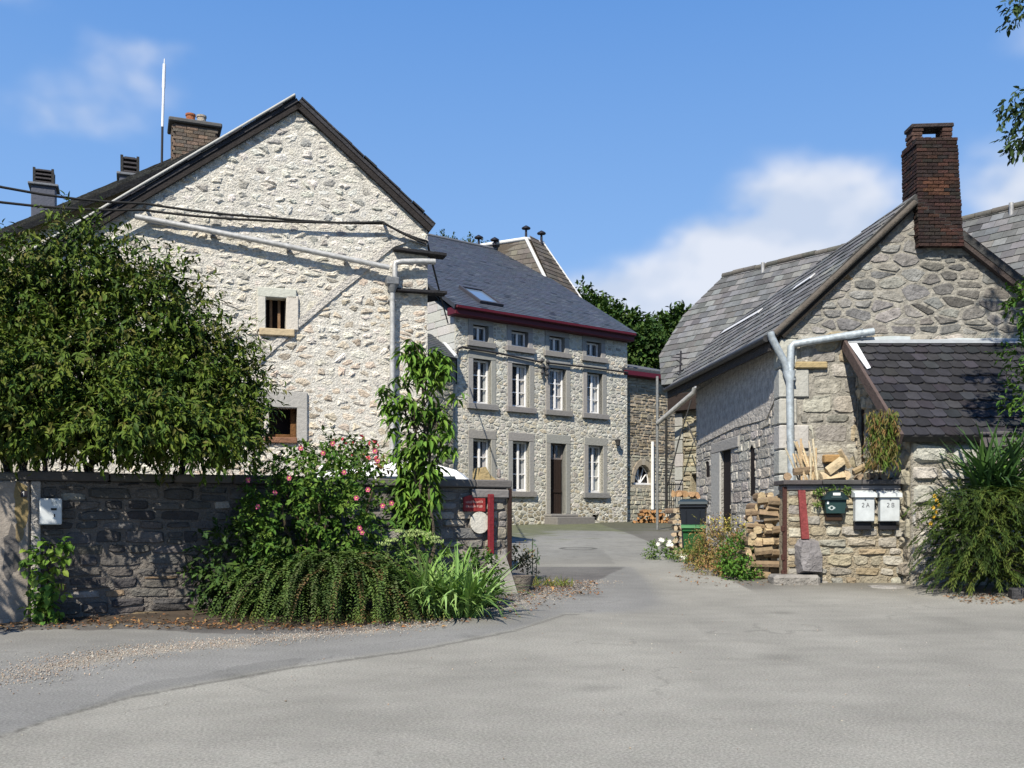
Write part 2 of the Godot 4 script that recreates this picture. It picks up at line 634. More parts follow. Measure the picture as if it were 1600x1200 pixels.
func sky_picture() -> Image:
	var w := 2048
	var h := 1024
	var px_ := PackedFloat32Array()
	px_.resize(w * h * 3)
	var f := FastNoiseLite.new()
	f.seed = 11
	f.noise_type = FastNoiseLite.TYPE_SIMPLEX_SMOOTH
	f.frequency = 1.9
	f.fractal_octaves = 6
	f.fractal_gain = 0.52
	# banks of cloud: azimuth, elevation (degrees), widths, strength; they stand all round the sky
	var banks := [[17.0, 16.6, 4.8, 2.5, 1.15], [12.5, 15.2, 3.6, 1.7, 0.7], [19.5, 13.5, 6.0, 2.0, 0.6], [8.5, 12.8, 6.5, 1.7, 1.0], [4.0, 11.0, 5.0, 1.2, 0.6], [-25.0, 20.5, 4.0, 1.6, 0.45], [-20.0, 24.5, 3.0, .8, 0.3], [29.0, 17.0, 3.6, 2.6, 0.8], [29.5, 23.5, 2.6, 1.6, 0.32], [-22.0, 23.0, 4.0, 1.8, 0.3], [-28.0, 26.0, 3.0, 1.2, 0.25], [13.0, 9.0, 12.0, 2.5, 0.6], [60, 14, 14, 5, 0.8], [95, 20, 10, 5, 0.7], [-60, 12, 16, 5, 0.8], [-95, 22, 12, 6, 0.7], [150, 15, 18, 6, 0.8], [-140, 18, 18, 6, 0.8], [180, 35, 14, 8, 0.5]]
	for y in h:
		var el := (0.5 - (y + 0.5) / h) * PI
		var s := sin(maxf(el, 0.0))
		var k := clampf(pow(s / 0.62, 0.72), 0, 1)
		var base := Vector3(0.30, 0.475, 0.71).lerp(Vector3(0.042, 0.155, 0.43), k)
		base = base.lerp(Vector3(0.34, 0.46, 0.62), exp(-s * 14.0) * 0.6)
		var deg := rad_to_deg(el)
		for x in w:
			var c := base
			if el > 0.0 and deg < 60.0:
				var az := (x + 0.5) / w * 360.0
				if az > 180.0: az -= 360.0
				var d := 0.0
				for b in banks:
					var da: float = absf(az - b[0])
					if da > 180: da = 360 - da
					da /= b[2]
					var de: float = (deg - b[1]) / b[3]
					if de < 0: de *= 1.25
					var q := da * da + de * de
					if q < 6.0: d += b[4] * exp(-q)
				if d > 0.03:
					var ar := deg_to_rad(az)
					var v := Vector3(sin(ar) * cos(el), sin(el) * 1.7, -cos(ar) * cos(el)) * 3.2
					var n := f.get_noise_3dv(v)
					var a := smoothstep(0.14, 0.80, d * (1.0 + n * 0.9) + n * 0.16)
					var sh := clampf(0.62 + n * 0.7 + (f.get_noise_3dv(v + Vector3(-0.08, 0.25, 0)) - n) * -0.6, 0.35, 1.0)
					c = base.lerp(Vector3(0.33, 0.40, 0.52).lerp(Vector3(0.54, 0.56, 0.61), sh), a * 0.88)
			var i := (y * w + x) * 3
			px_[i] = c.x; px_[i + 1] = c.y; px_[i + 2] = c.z
	return Image.create_from_data(w, h, false, Image.FORMAT_RGBF, px_.to_byte_array())

func materials() -> void:
	noise_tex("grain", 3, 0.012, 0.88, 1.0)
	noise_tex("blotch", 8, 0.006, 0.74, 1.0, 6, FastNoiseLite.TYPE_SIMPLEX_SMOOTH, 512, 0.7)
	noise_tex("bumpy", 5, 0.02, 0.0, 1.0, 6, FastNoiseLite.TYPE_SIMPLEX_SMOOTH, 512, 0.65)
	noise_tex("pits", 6, 0.03, 0.0, 1.0, 4, FastNoiseLite.TYPE_CELLULAR)
	noise_tex("fine", 7, 0.10, 0.62, 1.0, 4, FastNoiseLite.TYPE_SIMPLEX_SMOOTH, 1024, 0.85)
	noise_tex("wash", 17, 0.016, 0.66, 1.0, 6, FastNoiseLite.TYPE_SIMPLEX_SMOOTH, 512, 0.72)
	noise_tex("rugged", 15, 0.03, 0.0, 1.0, 6, FastNoiseLite.TYPE_SIMPLEX_SMOOTH, 512, 0.7)
	mat("stone", 0.95, "blotch", 1.1, "bumpy", 2.5)
	mat("chalk", 0.97, "wash", 1.3, "rugged", 3.2)
	mat("weathered", 0.96, "wash", 0.55, "rugged", 2.6)
	mat("mortar", 0.98, "grain", 1.4, "bumpy", 4.0)
	mat("dressed", 0.9, "grain", 1.2, "bumpy", 0.8)
	mat("slate", 0.62, "grain", 1.5, "bumpy", 0.6)
	mat("old_slate", 0.9, "blotch", 1.3, "bumpy", 1.4)
	mat("brick", 0.95, "blotch", 2.5, "bumpy", 1.5)
	mat("timber", 0.9, "blotch", 2.0, "bumpy", 1.0)
	mat("bark", 0.95, "blotch", 4.0, "bumpy", 3.0)
	mat("paint", 0.5, "grain", 0.8)
	mat("worn_paint", 0.75, "blotch", 2.2, "bumpy", 0.6)
	mat("zinc", 0.5, "wash", 0.9, "", 0.0, 0.3)
	mat("lead", 0.6, "grain", 1.0)
	mat("rust", 0.9, "blotch", 5.0, "bumpy", 0.8)
	mat("plastic", 0.42, "grain", 0.6)
	mat("rubber", 0.85)
	mat("glass", 0.06).metallic_specular = 0.6
	var pane := StandardMaterial3D.new()
	pane.transparency = BaseMaterial3D.TRANSPARENCY_ALPHA
	pane.albedo_color = Color(0.55, 0.6, 0.65, 0.1)
	pane.roughness = 0.03
	pane.metallic_specular = 0.7
	M["pane"] = pane
	mat("car_paint", 0.3).clearcoat_enabled = true
	var lf := mat("leaf", 0.55)
	lf.metallic_specular = 0.2
	lf.backlight_enabled = true
	lf.backlight = Color(0.5, 0.55, 0.25)
	var gl := mat("glossy_leaf", 0.55)
	gl.metallic_specular = 0.25
	gl.backlight_enabled = true
	gl.backlight = Color(0.3, 0.34, 0.14)
	mat("petal", 0.7)
	mat("debris", 0.95)

func ground() -> void:
	# far land, one sheet to the horizon
	var b := B.new()
	b.col = Color(0.09, 0.10, 0.05)
	var zs := [-400.0, -100.0, -30.0, 0.0, 6.0, 12.0, 20.0, 24.0, 28.0, 33.0, 38.0, 46.0, 80.0, 150.0, 400.0]
	for i in zs.size() - 1:
		for k in 8:
			var x0 := -400.0 + k * 100
			var f := func(x: float, d: float) -> Vector3: return Vector3(x, gy(d) - 0.05, -d)
			b.quad(f.call(x0, zs[i]), f.call(x0 + 100, zs[i]), f.call(x0 + 100, zs[i + 1]), f.call(x0, zs[i + 1]))
	sheet("ground", b, mat("earth", 0.98, "blotch", 0.7, "bumpy", 4.0))
	# the road and yard: worn asphalt, its stains and patches computed
	var W := 40.0
	var Z0 := -4.0
	var Z1 := 44.0
	var iw := 1024
	var ih := 1229
	var data := PackedByteArray()
	data.resize(iw * ih * 3)
	var f1 := FastNoiseLite.new()
	f1.seed = 21; f1.frequency = 0.35; f1.fractal_octaves = 5; f1.noise_type = FastNoiseLite.TYPE_SIMPLEX_SMOOTH; f1.fractal_gain = 0.62
	var f2 := FastNoiseLite.new()
	f2.seed = 22; f2.frequency = 2.6; f2.fractal_octaves = 3; f2.noise_type = FastNoiseLite.TYPE_SIMPLEX_SMOOTH
	var f3 := FastNoiseLite.new()
	f3.seed = 29; f3.frequency = 0.22; f3.fractal_octaves = 4; f3.noise_type = FastNoiseLite.TYPE_SIMPLEX_SMOOTH
	var edge := curve([[-260, 1230], [0, 1152], [100, 1118], [200, 1090], [360, 1060], [450, 1044], [650, 1016], [800, 988], [900, 955]])
	var grit := curve([[-300, 1130], [0, 1062], [120, 1030], [250, 1012], [400, 1000], [600, 982], [760, 955], [860, 928], [930, 905]])
	var path := curve([[-300, 1000], [0, 985], [200, 978], [330, 985], [560, 985], [700, 965], [800, 938], [860, 918]])
	for i in iw:
		var x := ((i + 0.5) / iw - 0.5) * W
		var de := at_x(edge, x)
		var dg := at_x(grit, x)
		var dh := at_x(path, x)
		for j in ih:
			var d := lerpf(Z0, Z1, (j + 0.5) / ih)
			var n := f1.get_noise_2d(x, d)
			var m := f2.get_noise_2d(x * (0.5 if d < 14 else 1.0), d)
			var v := 0.365 * (1 + n * 0.25 + m * 0.10)
			var c := Vector3(v * 1.01, v * 0.975, v * 0.85)
			if x < 3.0 and d < 16.5:
				var fade := smoothstep(2.2, 0.6, x)
				var e := Vector2(absf(d - de) * 0.85 + (1 - fade), (d - de) * 0.85 * fade)
				var g := Vector2(absf(d - dg) * 0.85 + (1 - fade), (d - dg) * 0.85)
				var h := Vector2(0, (d - dh) * 0.85 - (1 - fade) * 3)
				# beyond the old edge of the road the asphalt is older and bluer
				if e.y > 0:
					var k := clampf(e.y * 5.0, 0, 1)
					c = c.lerp(Vector3(v * 0.80, v * 0.79, v * 0.74), k)
					if e.y < 0.30 + n * 0.5 and x < -1.8: c *= 0.82
				if e.x < 0.035 + m * 0.03: c *= 0.62
				var gw := 0.22 + n * 0.4 + m * 0.25
				if g.x < gw: c = c.lerp(Vector3(0.36, 0.33, 0.28) * (1 + m * 0.35), smoothstep(0, 0.2, gw - g.x) * 0.75)
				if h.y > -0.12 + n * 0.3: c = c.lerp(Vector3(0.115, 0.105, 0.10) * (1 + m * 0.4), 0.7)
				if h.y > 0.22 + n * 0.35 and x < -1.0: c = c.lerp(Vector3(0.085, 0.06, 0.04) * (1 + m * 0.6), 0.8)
			# the yard: greyer, patched, mossy towards the big house
			if d > 15.0:
				var k := clampf((d - 15) / 4, 0, 1)
				c = c.lerp(Vector3(v * 0.93, v * 0.935, v * 0.88) * (1 - maxf(0, m) * 0.4), k)
				var moss := smoothstep(-0.25, 0.45, n + (d - 26.0 - (x - 1.0) * 0.9) * 0.14)
				if moss > 0: c = c.lerp(Vector3(0.15, 0.165, 0.085) * (1 + m * 0.5), moss * 0.85)
			# darker brown ground along the mailbox wall and under the right-hand shrub
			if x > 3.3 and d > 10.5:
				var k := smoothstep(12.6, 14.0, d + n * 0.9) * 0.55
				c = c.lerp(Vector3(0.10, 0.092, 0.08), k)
			# darker mended tracks
			var tr := smoothstep(0.28, 0.52, f1.get_noise_2d(x * 0.5 + 40, d * 1.6 - 9))
			c *= 1.0 - 0.07 * tr
			# wheel tracks into the yard, and a few oil spots
			var lane := 0.25 + d * 0.048 + sin(d * 0.23) * 0.2
			for q in [-0.78, 0.78, 2.6, 4.1]:
				var o2: float = (x - lane - q * (1.0 if q < 2 else 1.0 + (14.0 - d) * 0.02)) / 0.24
				if o2 * o2 < 6.0: c *= 1.0 - 0.075 * exp(-o2 * o2) * (0.6 + n)
			for q in [[0.6, 7.2, .16], [-0.4, 9.4, .1], [2.3, 8.3, .2], [3.1, 11.0, .13], [1.0, 12.6, .18], [-2.2, 7.6, .12], [1.7, 16.2, .22]]:
				var r2: float = ((x - q[0]) * (x - q[0]) + (d - q[1]) * (d - q[1])) / (q[2] * q[2]) * (1.0 + m)
				if r2 < 5.0: c *= 1.0 - 0.22 * exp(-r2)
			# fine cracks, in some stretches only
			var ck := absf(f3.get_noise_2d(x, d))
			if ck < 0.008 and n + m * 0.6 > 0.16: c *= 0.80
			# two mended rectangles and a sunken cover in the yard
			if absf(x - 3.4) < 1.5 and absf(d - 9.6 - x * 0.12) < 0.55: c *= 0.93
			if absf(x - 0.7 - d * 0.02) < 0.8 and absf(d - 18.6) < 1.6: c *= 0.86
			var hole := Vector2(x - 1.42, (d - 20.6) * 0.8).length()
			if absf(hole - 0.36) < 0.05: c *= 0.45
			elif hole < 0.33: c *= 0.8
			var o := (j * iw + i) * 3
			var q := Color(c.x, c.y, c.z).linear_to_srgb()
			data[o] = int(clampf(q.r, 0, 1) * 255); data[o + 1] = int(clampf(q.g, 0, 1) * 255); data[o + 2] = int(clampf(q.b, 0, 1) * 255)
	M["asphalt_look"] = ImageTexture.create_from_image(Image.create_from_data(iw, ih, false, Image.FORMAT_RGB8, data))
	var a := StandardMaterial3D.new()
	a.albedo_texture = M.asphalt_look
	a.roughness = 0.93
	a.metallic_specular = 0.3
	a.detail_enabled = true
	a.detail_albedo = M.fine
	a.detail_blend_mode = BaseMaterial3D.BLEND_MODE_MUL
	a.detail_uv_layer = BaseMaterial3D.DETAIL_UV_2
	a.uv2_scale = Vector3(0.37, 0.37, 0.37)
	M["asphalt"] = a
	var st := SurfaceTool.new()
	st.begin(Mesh.PRIMITIVE_TRIANGLES)
	var nx := 40
	var nz := 96
	var lump := FastNoiseLite.new()
	lump.seed = 5; lump.frequency = 0.25
	for j in nz + 1:
		for i in nx + 1:
			var x := (float(i) / nx - 0.5) * W
			var d := lerpf(Z0, Z1, float(j) / nz)
			st.set_uv(Vector2(float(i) / nx, float(j) / nz))
			st.set_uv2(Vector2(x, d))
			st.add_vertex(Vector3(x, gy(d) + lump.get_noise_2d(x, d) * 0.012, -d))
	for j in nz:
		for i in nx:
			var q := j * (nx + 1) + i
			for e in [q, q + nx + 1, q + 1, q + 1, q + nx + 1, q + nx + 2]: st.add_index(e)
	st.generate_normals()
	st.set_material(a)
	var road := MeshInstance3D.new()
	road.mesh = st.commit()
	put(road, self, "road")
	road.set_meta("kind", "structure")
	# loose grit swept to the edge of the road
	var L := Leaves.new()
	var pebble := B.new()
	pebble.lathe(Vector3.ZERO, [Vector2(0.01, -0.2), Vector2(0.45, -0.1), Vector2(0.5, 0.12), Vector2(0.25, 0.33), Vector2(0.01, 0.36)], 6)
	for i in 8000:
		var p: Vector2 = pick(grit)
		var q: Vector2 = grit[mini(grit.find(p) + 1, grit.size() - 1)]
		var g := p.lerp(q, R.randf()) + Vector2(R.randfn(0, 0.25), R.randfn(0, 0.14))
		if R.randf() < 0.05: g = Vector2(rnd(-6, 6), rnd(4.5, 16))
		var s := rnd(0.005, 0.014) * (1.8 if R.randf() < 0.05 else 1.0)
		leaf(L, gp(g.x, g.y) + Vector3(0, 0.004, 0), rv(), rv(), s, vary(pick([Color(.36, .33, .28), Color(.30, .28, .25), Color(.34, .27, .21), Color(.22, .17, .13)]), 0.25))
	O = Vector3.ZERO
	foliage(self, "loose_grit", L, pebble.mesh(), M.debris)
	# dead leaves along the walls
	var D := Leaves.new()
	for i in 2600:
		var t := R.randf()
		var g := Vector2.ZERO
		if t < 0.62: g = path[R.randi() % path.size()] + Vector2(rnd(-0.8, 0.8), absf(R.randfn(0, 0.35)))
		elif t < 0.8: g = Vector2(rnd(5.6, 7.4), rnd(11.7, 12.7))
		elif t < 0.92: g = Vector2(rnd(0.1, 1.2), rnd(12.6, 14.2))
		else: g = Vector2(rnd(2.5, 4.4), rnd(13.6, 15.5))
		leaf(D, gp(g.x, g.y) + Vector3(0, rnd(0.005, 0.02), 0), Vector3(rnd(-1, 1), rnd(-.1, .3), rnd(-1, 1)).normalized(), Vector3(rnd(-.5, .5), 1, rnd(-.5, .5)), rnd(0.03, 0.065), vary(pick([Color(.22, .10, .04), Color(.14, .07, .035), Color(.28, .17, .07), Color(.09, .06, .03)]), 0.3))
	foliage(self, "fallen_leaves", D, leaf_shape(0.5, 0.3, 2), M.debris)

func curve(p: Array) -> Array: # picture points on the ground, as Vector2(x, distance), evenly split
	var out := []
	for i in p.size() - 1:
		for k in 6:
			var g := gpx(lerpf(p[i][0], p[i + 1][0], k / 6.0), lerpf(p[i][1], p[i + 1][1], k / 6.0))
			out.append(Vector2(g.x, -g.z))
	return out

func at_x(c: Array, x: float) -> float: # how far away a curve runs at that x
	for i in c.size() - 1:
		if x <= c[i + 1].x: return lerpf(c[i].y, c[i + 1].y, clampf((x - c[i].x) / maxf(c[i + 1].x - c[i].x, 1e-4), -3, 1))
	return c[-1].y

# ---- the whitewashed house on the left ------------------------------------------------------------------------
func window_part(parent: Node3D, fr: Fr, r: Rect2, depth: float, cols: int, rows: int, fw: float, c: Color, called := "window", tint := Color(0.025, 0.03, 0.04), leaves := 2) -> MeshInstance3D:
	var b := B.new()
	b.col = c
	var z := -depth
	var bar := func(x0: float, y0: float, x1: float, y1: float, zz: float) -> void:
		b.cbox(fr.at(Vector2((x0 + x1) / 2, (y0 + y1) / 2), zz), Vector3(x1 - x0, y1 - y0, 0.05), 0.008, fr.basis())
	var x0 := r.position.x
	var y0 := r.position.y
	var x1 := r.end.x
	var y1 := r.end.y
	bar.call(x0, y0, x0 + fw, y1, z); bar.call(x1 - fw, y0, x1, y1, z)
	bar.call(x0 + fw, y0, x1 - fw, y0 + fw * 1.2, z); bar.call(x0 + fw, y1 - fw, x1 - fw, y1, z)
	for i in range(1, cols):
		var x := lerpf(x0 + fw, x1 - fw, float(i) / cols)
		bar.call(x - fw * 0.6, y0 + fw * 1.2, x + fw * 0.6, y1 - fw, z + 0.012)
	for j in range(1, rows):
		var y := lerpf(y0 + fw, y1 - fw, float(j) / rows)
		for i in cols:
			var xa := lerpf(x0 + fw, x1 - fw, float(i) / cols) + (fw * 0.6 if i > 0 else 0.0)
			var xb := lerpf(x0 + fw, x1 - fw, float(i + 1) / cols) - (fw * 0.6 if i < cols - 1 else 0.0)
			bar.call(xa, y - fw * 0.25, xb, y + fw * 0.25, z - 0.004)
	var w := part(called, b, M.paint, parent)
	for i in cols:
		for j in rows:
			var g := B.new()
			g.col = vary(tint, 0.35)
			var a := Vector2(lerpf(x0 + fw, x1 - fw, float(i) / cols), lerpf(y0 + fw, y1 - fw, float(j) / rows))
			var e := Vector2(lerpf(x0 + fw, x1 - fw, float(i + 1) / cols), lerpf(y0 + fw, y1 - fw, float(j + 1) / rows))
			var zz := z - 0.015 + rnd(-0.002, 0.002)
			var k := rnd(-0.004, 0.004)
			g.quad(fr.at(a, zz), fr.at(Vector2(e.x, a.y), zz + k), fr.at(e, zz + k), fr.at(Vector2(a.x, e.y), zz))
			part("pane", g, M.pane, w)
	return w

func backing(parent: Node3D, fr: Fr, r: Rect2, z: float, c := Color(0.012, 0.011, 0.01), called := "shade_backing") -> void:  # near-black sheet, the unlit inside of an opening painted as its colour
	var b := B.new()
	b.col = c
	b.prism(fr, rect_poly(r.grow(0.05)), z - 0.03, z)
	part(called, b, M.rubber, parent)

func rect_px(fr: Fr, x0: float, y0: float, x1: float, y1: float) -> Rect2:
	var a := fr.hit(x0, y1)
	var e := fr.hit(x1, y0)
	return Rect2(a, e - a)

func pts(fr: Fr, p: Array) -> PackedVector2Array:
	var o := PackedVector2Array()
	for q in p: o.append(fr.hit(q[0], q[1]))
	if Geometry2D.is_polygon_clockwise(o): o.reverse()
	return o

func whitewashed_house() -> void:
	var g := wall_frame(130, 16.2, 672, 18.0)
	var h := thing("whitewashed_house", gp(-4.0, 17.0), "tall whitewashed rubble stone house gable with white gutter pipe, at left behind the big bush", "house")
	var le := g.hit(60, 403)
	var re := g.hit(668, 352)
	var ap := g.hit(463, 172)
	var bv := 0.55
	var outline := PackedVector2Array([Vector2(le.x, bv), Vector2(re.x, bv), re, ap, le])
	var up := rect_px(g, 415, 464, 447, 516)
	var low := rect_px(g, 420, 636, 464, 684)
	var gw := wall(h, "gable_wall", g, outline, [up, low], 0.5, Color(0.80, 0.775, 0.70), M.chalk)
	gw.set_meta("label", "gable of rough whitewashed rubble, yellower and pinker near the ground")
	var upper_lintel := rect_px(g, 402, 453, 463, 464)
	var jl := rect_px(g, 402, 464, 415, 516)
	var jr := rect_px(g, 447, 464, 466, 516)
	var sill := rect_px(g, 405, 516, 460, 524)
	var ll := rect_px(g, 398, 613, 480, 636)
	var lj := rect_px(g, 464, 636, 480, 690)
	var ls := rect_px(g, 412, 684, 464, 692)
	var holes := [up, low, upper_lintel, jl, jr, sill, ll, lj, ls]
	var gutter_v := func(u: float) -> float: return lerpf(g.hit(212, 338).y, g.hit(606, 418).y, (u - g.hit(212, 338).x) / (g.hit(606, 418).x - g.hit(212, 338).x))
	var sa := g.hit(590, 400)
	var sb := g.hit(405, 560)
	var pn := FastNoiseLite.new()
	pn.seed = 31; pn.frequency = 0.55; pn.fractal_octaves = 3
	var color := func(p: Vector2) -> Color:
		var r := R.randf() - maxf(0.0, pn.get_noise_2d(p.x, p.y * 1.3)) * 0.55
		var below: bool = p.y < gutter_v.call(p.x)
		var scar: float = sb.y + (p.x - sb.x) * (sa.y - sb.y) / (sa.x - sb.x)
		if not below:
			if r < 0.2: return vary(Color(.52, .51, .475), 0.18)
			if r < 0.145: return vary(Color(.50, .38, .26), 0.2)
			return vary(Color(.87, .845, .775), 0.08)
		if p.y > scar:
			if r < 0.12: return vary(Color(.58, .55, .48), 0.18)
			return vary(Color(.83, .78, .68), 0.1)
		var w := clampf((p.y - 2.0) / 2.5, 0, 1)
		if r < 0.12: return vary(Color(.58, .51, .42), 0.18)
		if r < 0.45: return vary(Color(.76, .66, .54), 0.12)
		return vary(Color(.85, .785, .67).lerp(Color(.87, .82, .73), w), 0.15)
	var cells := fit(rubble(bounds(outline), 0.215, 0.125, 0.3, 0.5), outline, holes)
	lay(gw, "stone", g, cells, color, M.chalk, func(b, p): return stone_shape(b, g, p, rnd(0.0, 0.022), rnd(0.003, 0.028) * (0.6 if area(p) > 0.045 else 1.0), 0.07, 1.0, true, 0.55))
	# old cement fillet where a lower roof once met the gable
	var fil := B.new()
	fil.col = Color(0.55, 0.525, 0.48)
	var last := Vector2.ZERO
	var fp := [[668, 380], [640, 372], [612, 382], [590, 400], [560, 428], [525, 456], [490, 486], [455, 516], [425, 543], [400, 566]]
	for i in fp.size() - 1:
		var a := g.hit(fp[i][0], fp[i][1])
		var d := g.hit(fp[i + 1][0], fp[i + 1][1])
		var s := (d - a).orthogonal().normalized() * 0.06
		fil.prism(g, PackedVector2Array([a + s * rnd(.7, 1.3), d + s * rnd(.8, 1.2), d - s, a - s]) if (d - a).cross(s) < 0 else PackedVector2Array([a - s, d - s, d + s * rnd(.8, 1.2), a + s * rnd(.8, 1.2)]), 0.0, 0.036 + rnd(0, .008))
	part("cement_fillet", fil, M.mortar, h)
	# windows and their dressed stones
	var pale := Color(0.52, 0.505, 0.46)
	for r in [[upper_lintel, "lintel"], [jl, "jamb"], [jr, "jamb"]]: part(r[1], slab(g, r[0], -0.2, 0.06, vary(pale, 0.06)), M.dressed, h)
	part("sill", slab(g, sill, -0.2, 0.08, Color(.46, .37, .24)), M.dressed, h)
	for r in [[ll, "lintel"], [lj, "jamb"]]: part(r[1], slab(g, r[0], -0.2, 0.06, Color(.36, .35, .33)), M.dressed, h)
	part("sill", slab(g, ls, -0.25, 0.07, Color(.25, .13, .08)), M.timber, h)
	backing(h, g, up, -0.35)
	backing(h, g, low, -0.4)
	for x in [424, 437]:
		var b := slab(g, rect_px(g, x - 2.2, 464, x + 2.2, 516), -0.2, -0.15, Color(.24, .15, .09), 0.006)
		part("window_bar", b, M.timber, h)
	var fr := B.new()
	fr.col = Color(.17, .085, .035)
	var lr := low
	fr.cbox(g.at(Vector2(lr.end.x - 0.05, lr.get_center().y), -0.2), Vector3(0.1, lr.size.y, 0.06), 0.01, g.basis())
	fr.cbox(g.at(Vector2(lr.get_center().x - 0.05, lr.position.y + 0.04), -0.2), Vector3(lr.size.x - 0.1, 0.08, 0.06), 0.01, g.basis())
	part("window_frame", fr, M.timber, h)
	# roof: two slopes over the gable, running back
	var bl := Vector2(le.x - 0.35, le.y - 0.25)
	var br := re + Vector2(0.08, -0.06)
	var apex := ap + Vector2(0.03, 0.12)
	var len_ := 6.5
	for e in [[bl, apex], [apex, br]]:
		var a: Vector2 = e[0]
		var d: Vector2 = e[1]
		var nn := (d - a).orthogonal().normalized()
		if nn.y < 0: nn = -nn
		var b := B.new()
		b.col = Color(0.05, 0.05, 0.055)
		b.prism(g, PackedVector2Array([a, d, d + nn * 0.06, a + nn * 0.06]), -len_, 0.12)
		var rf := part("roof", b, M.old_slate, h)
		var vb := B.new() # verge board under the slates
		vb.col = Color(0.035, 0.03, 0.03)
		vb.prism(g, PackedVector2Array([a - nn * 0.10, d - nn * 0.10, d - nn * 0.004, a - nn * 0.004]), 0.03, 0.1)
		part("verge_board", vb, M.timber, h)
		var steps := int((d - a).length() / 0.28)
		for i in steps: # slates along the verge, each a little proud
			var q := a.lerp(d, (i + 0.0) / steps)
			var q2 := a.lerp(d, (i + 0.98) / steps)
			var s := B.new()
			s.col = vary(Color(.05, .052, .06), 0.3)
			var lft := rnd(0.0, 0.012)
			s.prism(g, PackedVector2Array([q + nn * (0.064 + lft), q2 + nn * (0.064 + lft), q2 + nn * (0.084 + lft * 2), q + nn * (0.088 + lft)]), -0.4, 0.15 + rnd(-0.02, 0.02))
			part("slate", s, M.old_slate, rf)
		if d == apex: # pale cement edge of the left verge
			var t := B.new()
			t.col = Color(.42, .42, .40)
			t.tube([g.at(a.lerp(d, 0.02) + nn * 0.11, 0.16), g.at(a.lerp(d, 0.3) + nn * 0.115, 0.16), g.at(d + nn * 0.11, 0.16)], 0.022, 6)
			part("verge_strip", t, M.lead, h)
	# side and back walls
	var rw := Fr.new()
	rw.o = g.at(Vector2(re.x, 0), -0.5); rw.u = -g.n; rw.w = Vector3.UP; rw.n = g.u
	var sw := wall(h, "side_wall", rw, rect_poly(Rect2(0.0, bv, 5.8, re.y - bv)), [], 0.4, Color(.42, .38, .30), M.mortar)
	lay(sw, "stone", rw, fit(rubble(Rect2(0, bv, 5.8, re.y - bv), 0.5, 0.26), rect_poly(Rect2(0, bv, 5.8, re.y - bv)), []), func(_p): return vary(Color(.46, .41, .32), 0.2), M.stone, func(b, p): return stone_shape(b, rw, p, 0.03, 0.03, 0.03))
	var bk := B.new()
	bk.col = Color(.4, .37, .3)
	bk.prism(g, PackedVector2Array([Vector2(le.x, bv), Vector2(re.x, bv), re, ap, le]), -6.5, -6.1)
	bk.prism(g, PackedVector2Array([Vector2(le.x, bv), Vector2(le.x + 0.4, bv), Vector2(le.x + 0.4, le.y), le]), -6.1, -0.5)
	part("back_wall", bk, M.mortar, h)
	# slate drip courses on the right-hand edge
	for q in [[614, 393, 694, 404], [618, 457, 695, 462]]:
		var a := g.hit(q[0], q[1])
		var d := g.hit(q[2], q[3])
		var s := B.new()
		s.col = Color(.03, .03, .035)
		for i in 4:
			var m := a.lerp(d, i / 4.0)
			var e := a.lerp(d, (i + 1) / 4.0)
			s.prism(g, PackedVector2Array([m, e, e + Vector2(0, 0.045), m + Vector2(0, 0.05)]), -0.1 + i * 0.002, 0.2 + rnd(-.02, .02))
		part("drip_course", s, M.old_slate, h)
	# rainwater pipes
	var white := Color(.60, .60, .585)
	var pipe := func(p: Array, r: float, called: String, c: Color) -> void:
		var b := B.new()
		b.col = c
		var w := []
		for q in p: w.append(g.at(g.hit(q[0], q[1], q[2]), q[2]))
		b.tube(w, r, 10)
		part(called, b, M.zinc, h)
	pipe.call([[211, 338, .17], [330, 361, .17], [450, 385, .17], [608, 418, .17]], 0.05, "gutter_pipe", white)
	pipe.call([[680, 409, .16], [660, 408, .16], [626, 409, .16], [618, 411, .16], [617, 418, .16], [617, 436, .16]], 0.052, "overflow_pipe", white)
	pipe.call([[613, 446, .16], [613, 560, .14], [613, 650, .14], [613, 800, .14], [613, 870, .14]], 0.05, "downpipe", white)
	var hop := B.new()
	hop.col = Color(.25, .26, .27)
	var hc := g.hit(613, 440, 0.16)
	hop.cbox(g.at(hc, 0.16), Vector3(0.24, 0.15, 0.2), 0.02, g.basis())
	hop.lathe(g.at(hc - Vector2(0, 0.2), 0.16), [Vector2(0.06, 0), Vector2(0.1, 0.13)], 10)
	part("rain_hopper", hop, M.zinc, h)
	for q in [[330, 361], [450, 385], [540, 404]]:
		var b := B.new()
		b.col = Color(.2, .2, .2)
		var m := g.hit(q[0], q[1], .17)
		b.cbox(g.at(m, 0.09), Vector3(0.03, 0.15, 0.2), 0.005, g.basis())
		part("pipe_bracket", b, M.zinc, h)
	for y in [470, 540, 600, 660]:
		var b := B.new()
		b.col = Color(.3, .3, .3)
		b.cbox(g.at(g.hit(613, y, .14), 0.08), Vector3(0.14, 0.03, 0.18), 0.005, g.basis())
		part("pipe_bracket", b, M.zinc, h)
	# the older roof behind, with its chimneys
	var t1 := px(462, 168, 18.4)
	var t2 := px(-20, 368, 26.8)
	t2.y = t1.y
	var rd := (t2 - t1).normalized()
	var fw := Vector3(rd.z, 0, -rd.x)
	if fw.z < 0: fw = -fw
	var fr2 := plane_frame(t2 + fw * 1.35 - Vector3(0, 1.0, 0), t1 + fw * 1.35 - Vector3(0, 1.0, 0), t1)
	var ln := (t2 - t1).length()
	var hh := sqrt(1.35 * 1.35 + 1.0)
	var rb := B.new()
	rb.col = Color(.05, .05, .055)
	rb.prism(fr2, rect_poly(Rect2(0, 0, ln, hh)), -0.12, 0)
	rb.quad(t2, t1, t1 - fw * 4 - Vector3(0, 3, 0), t2 - fw * 4 - Vector3(0, 3, 0))
	var rr := part("rear_roof", rb, M.old_slate, h)
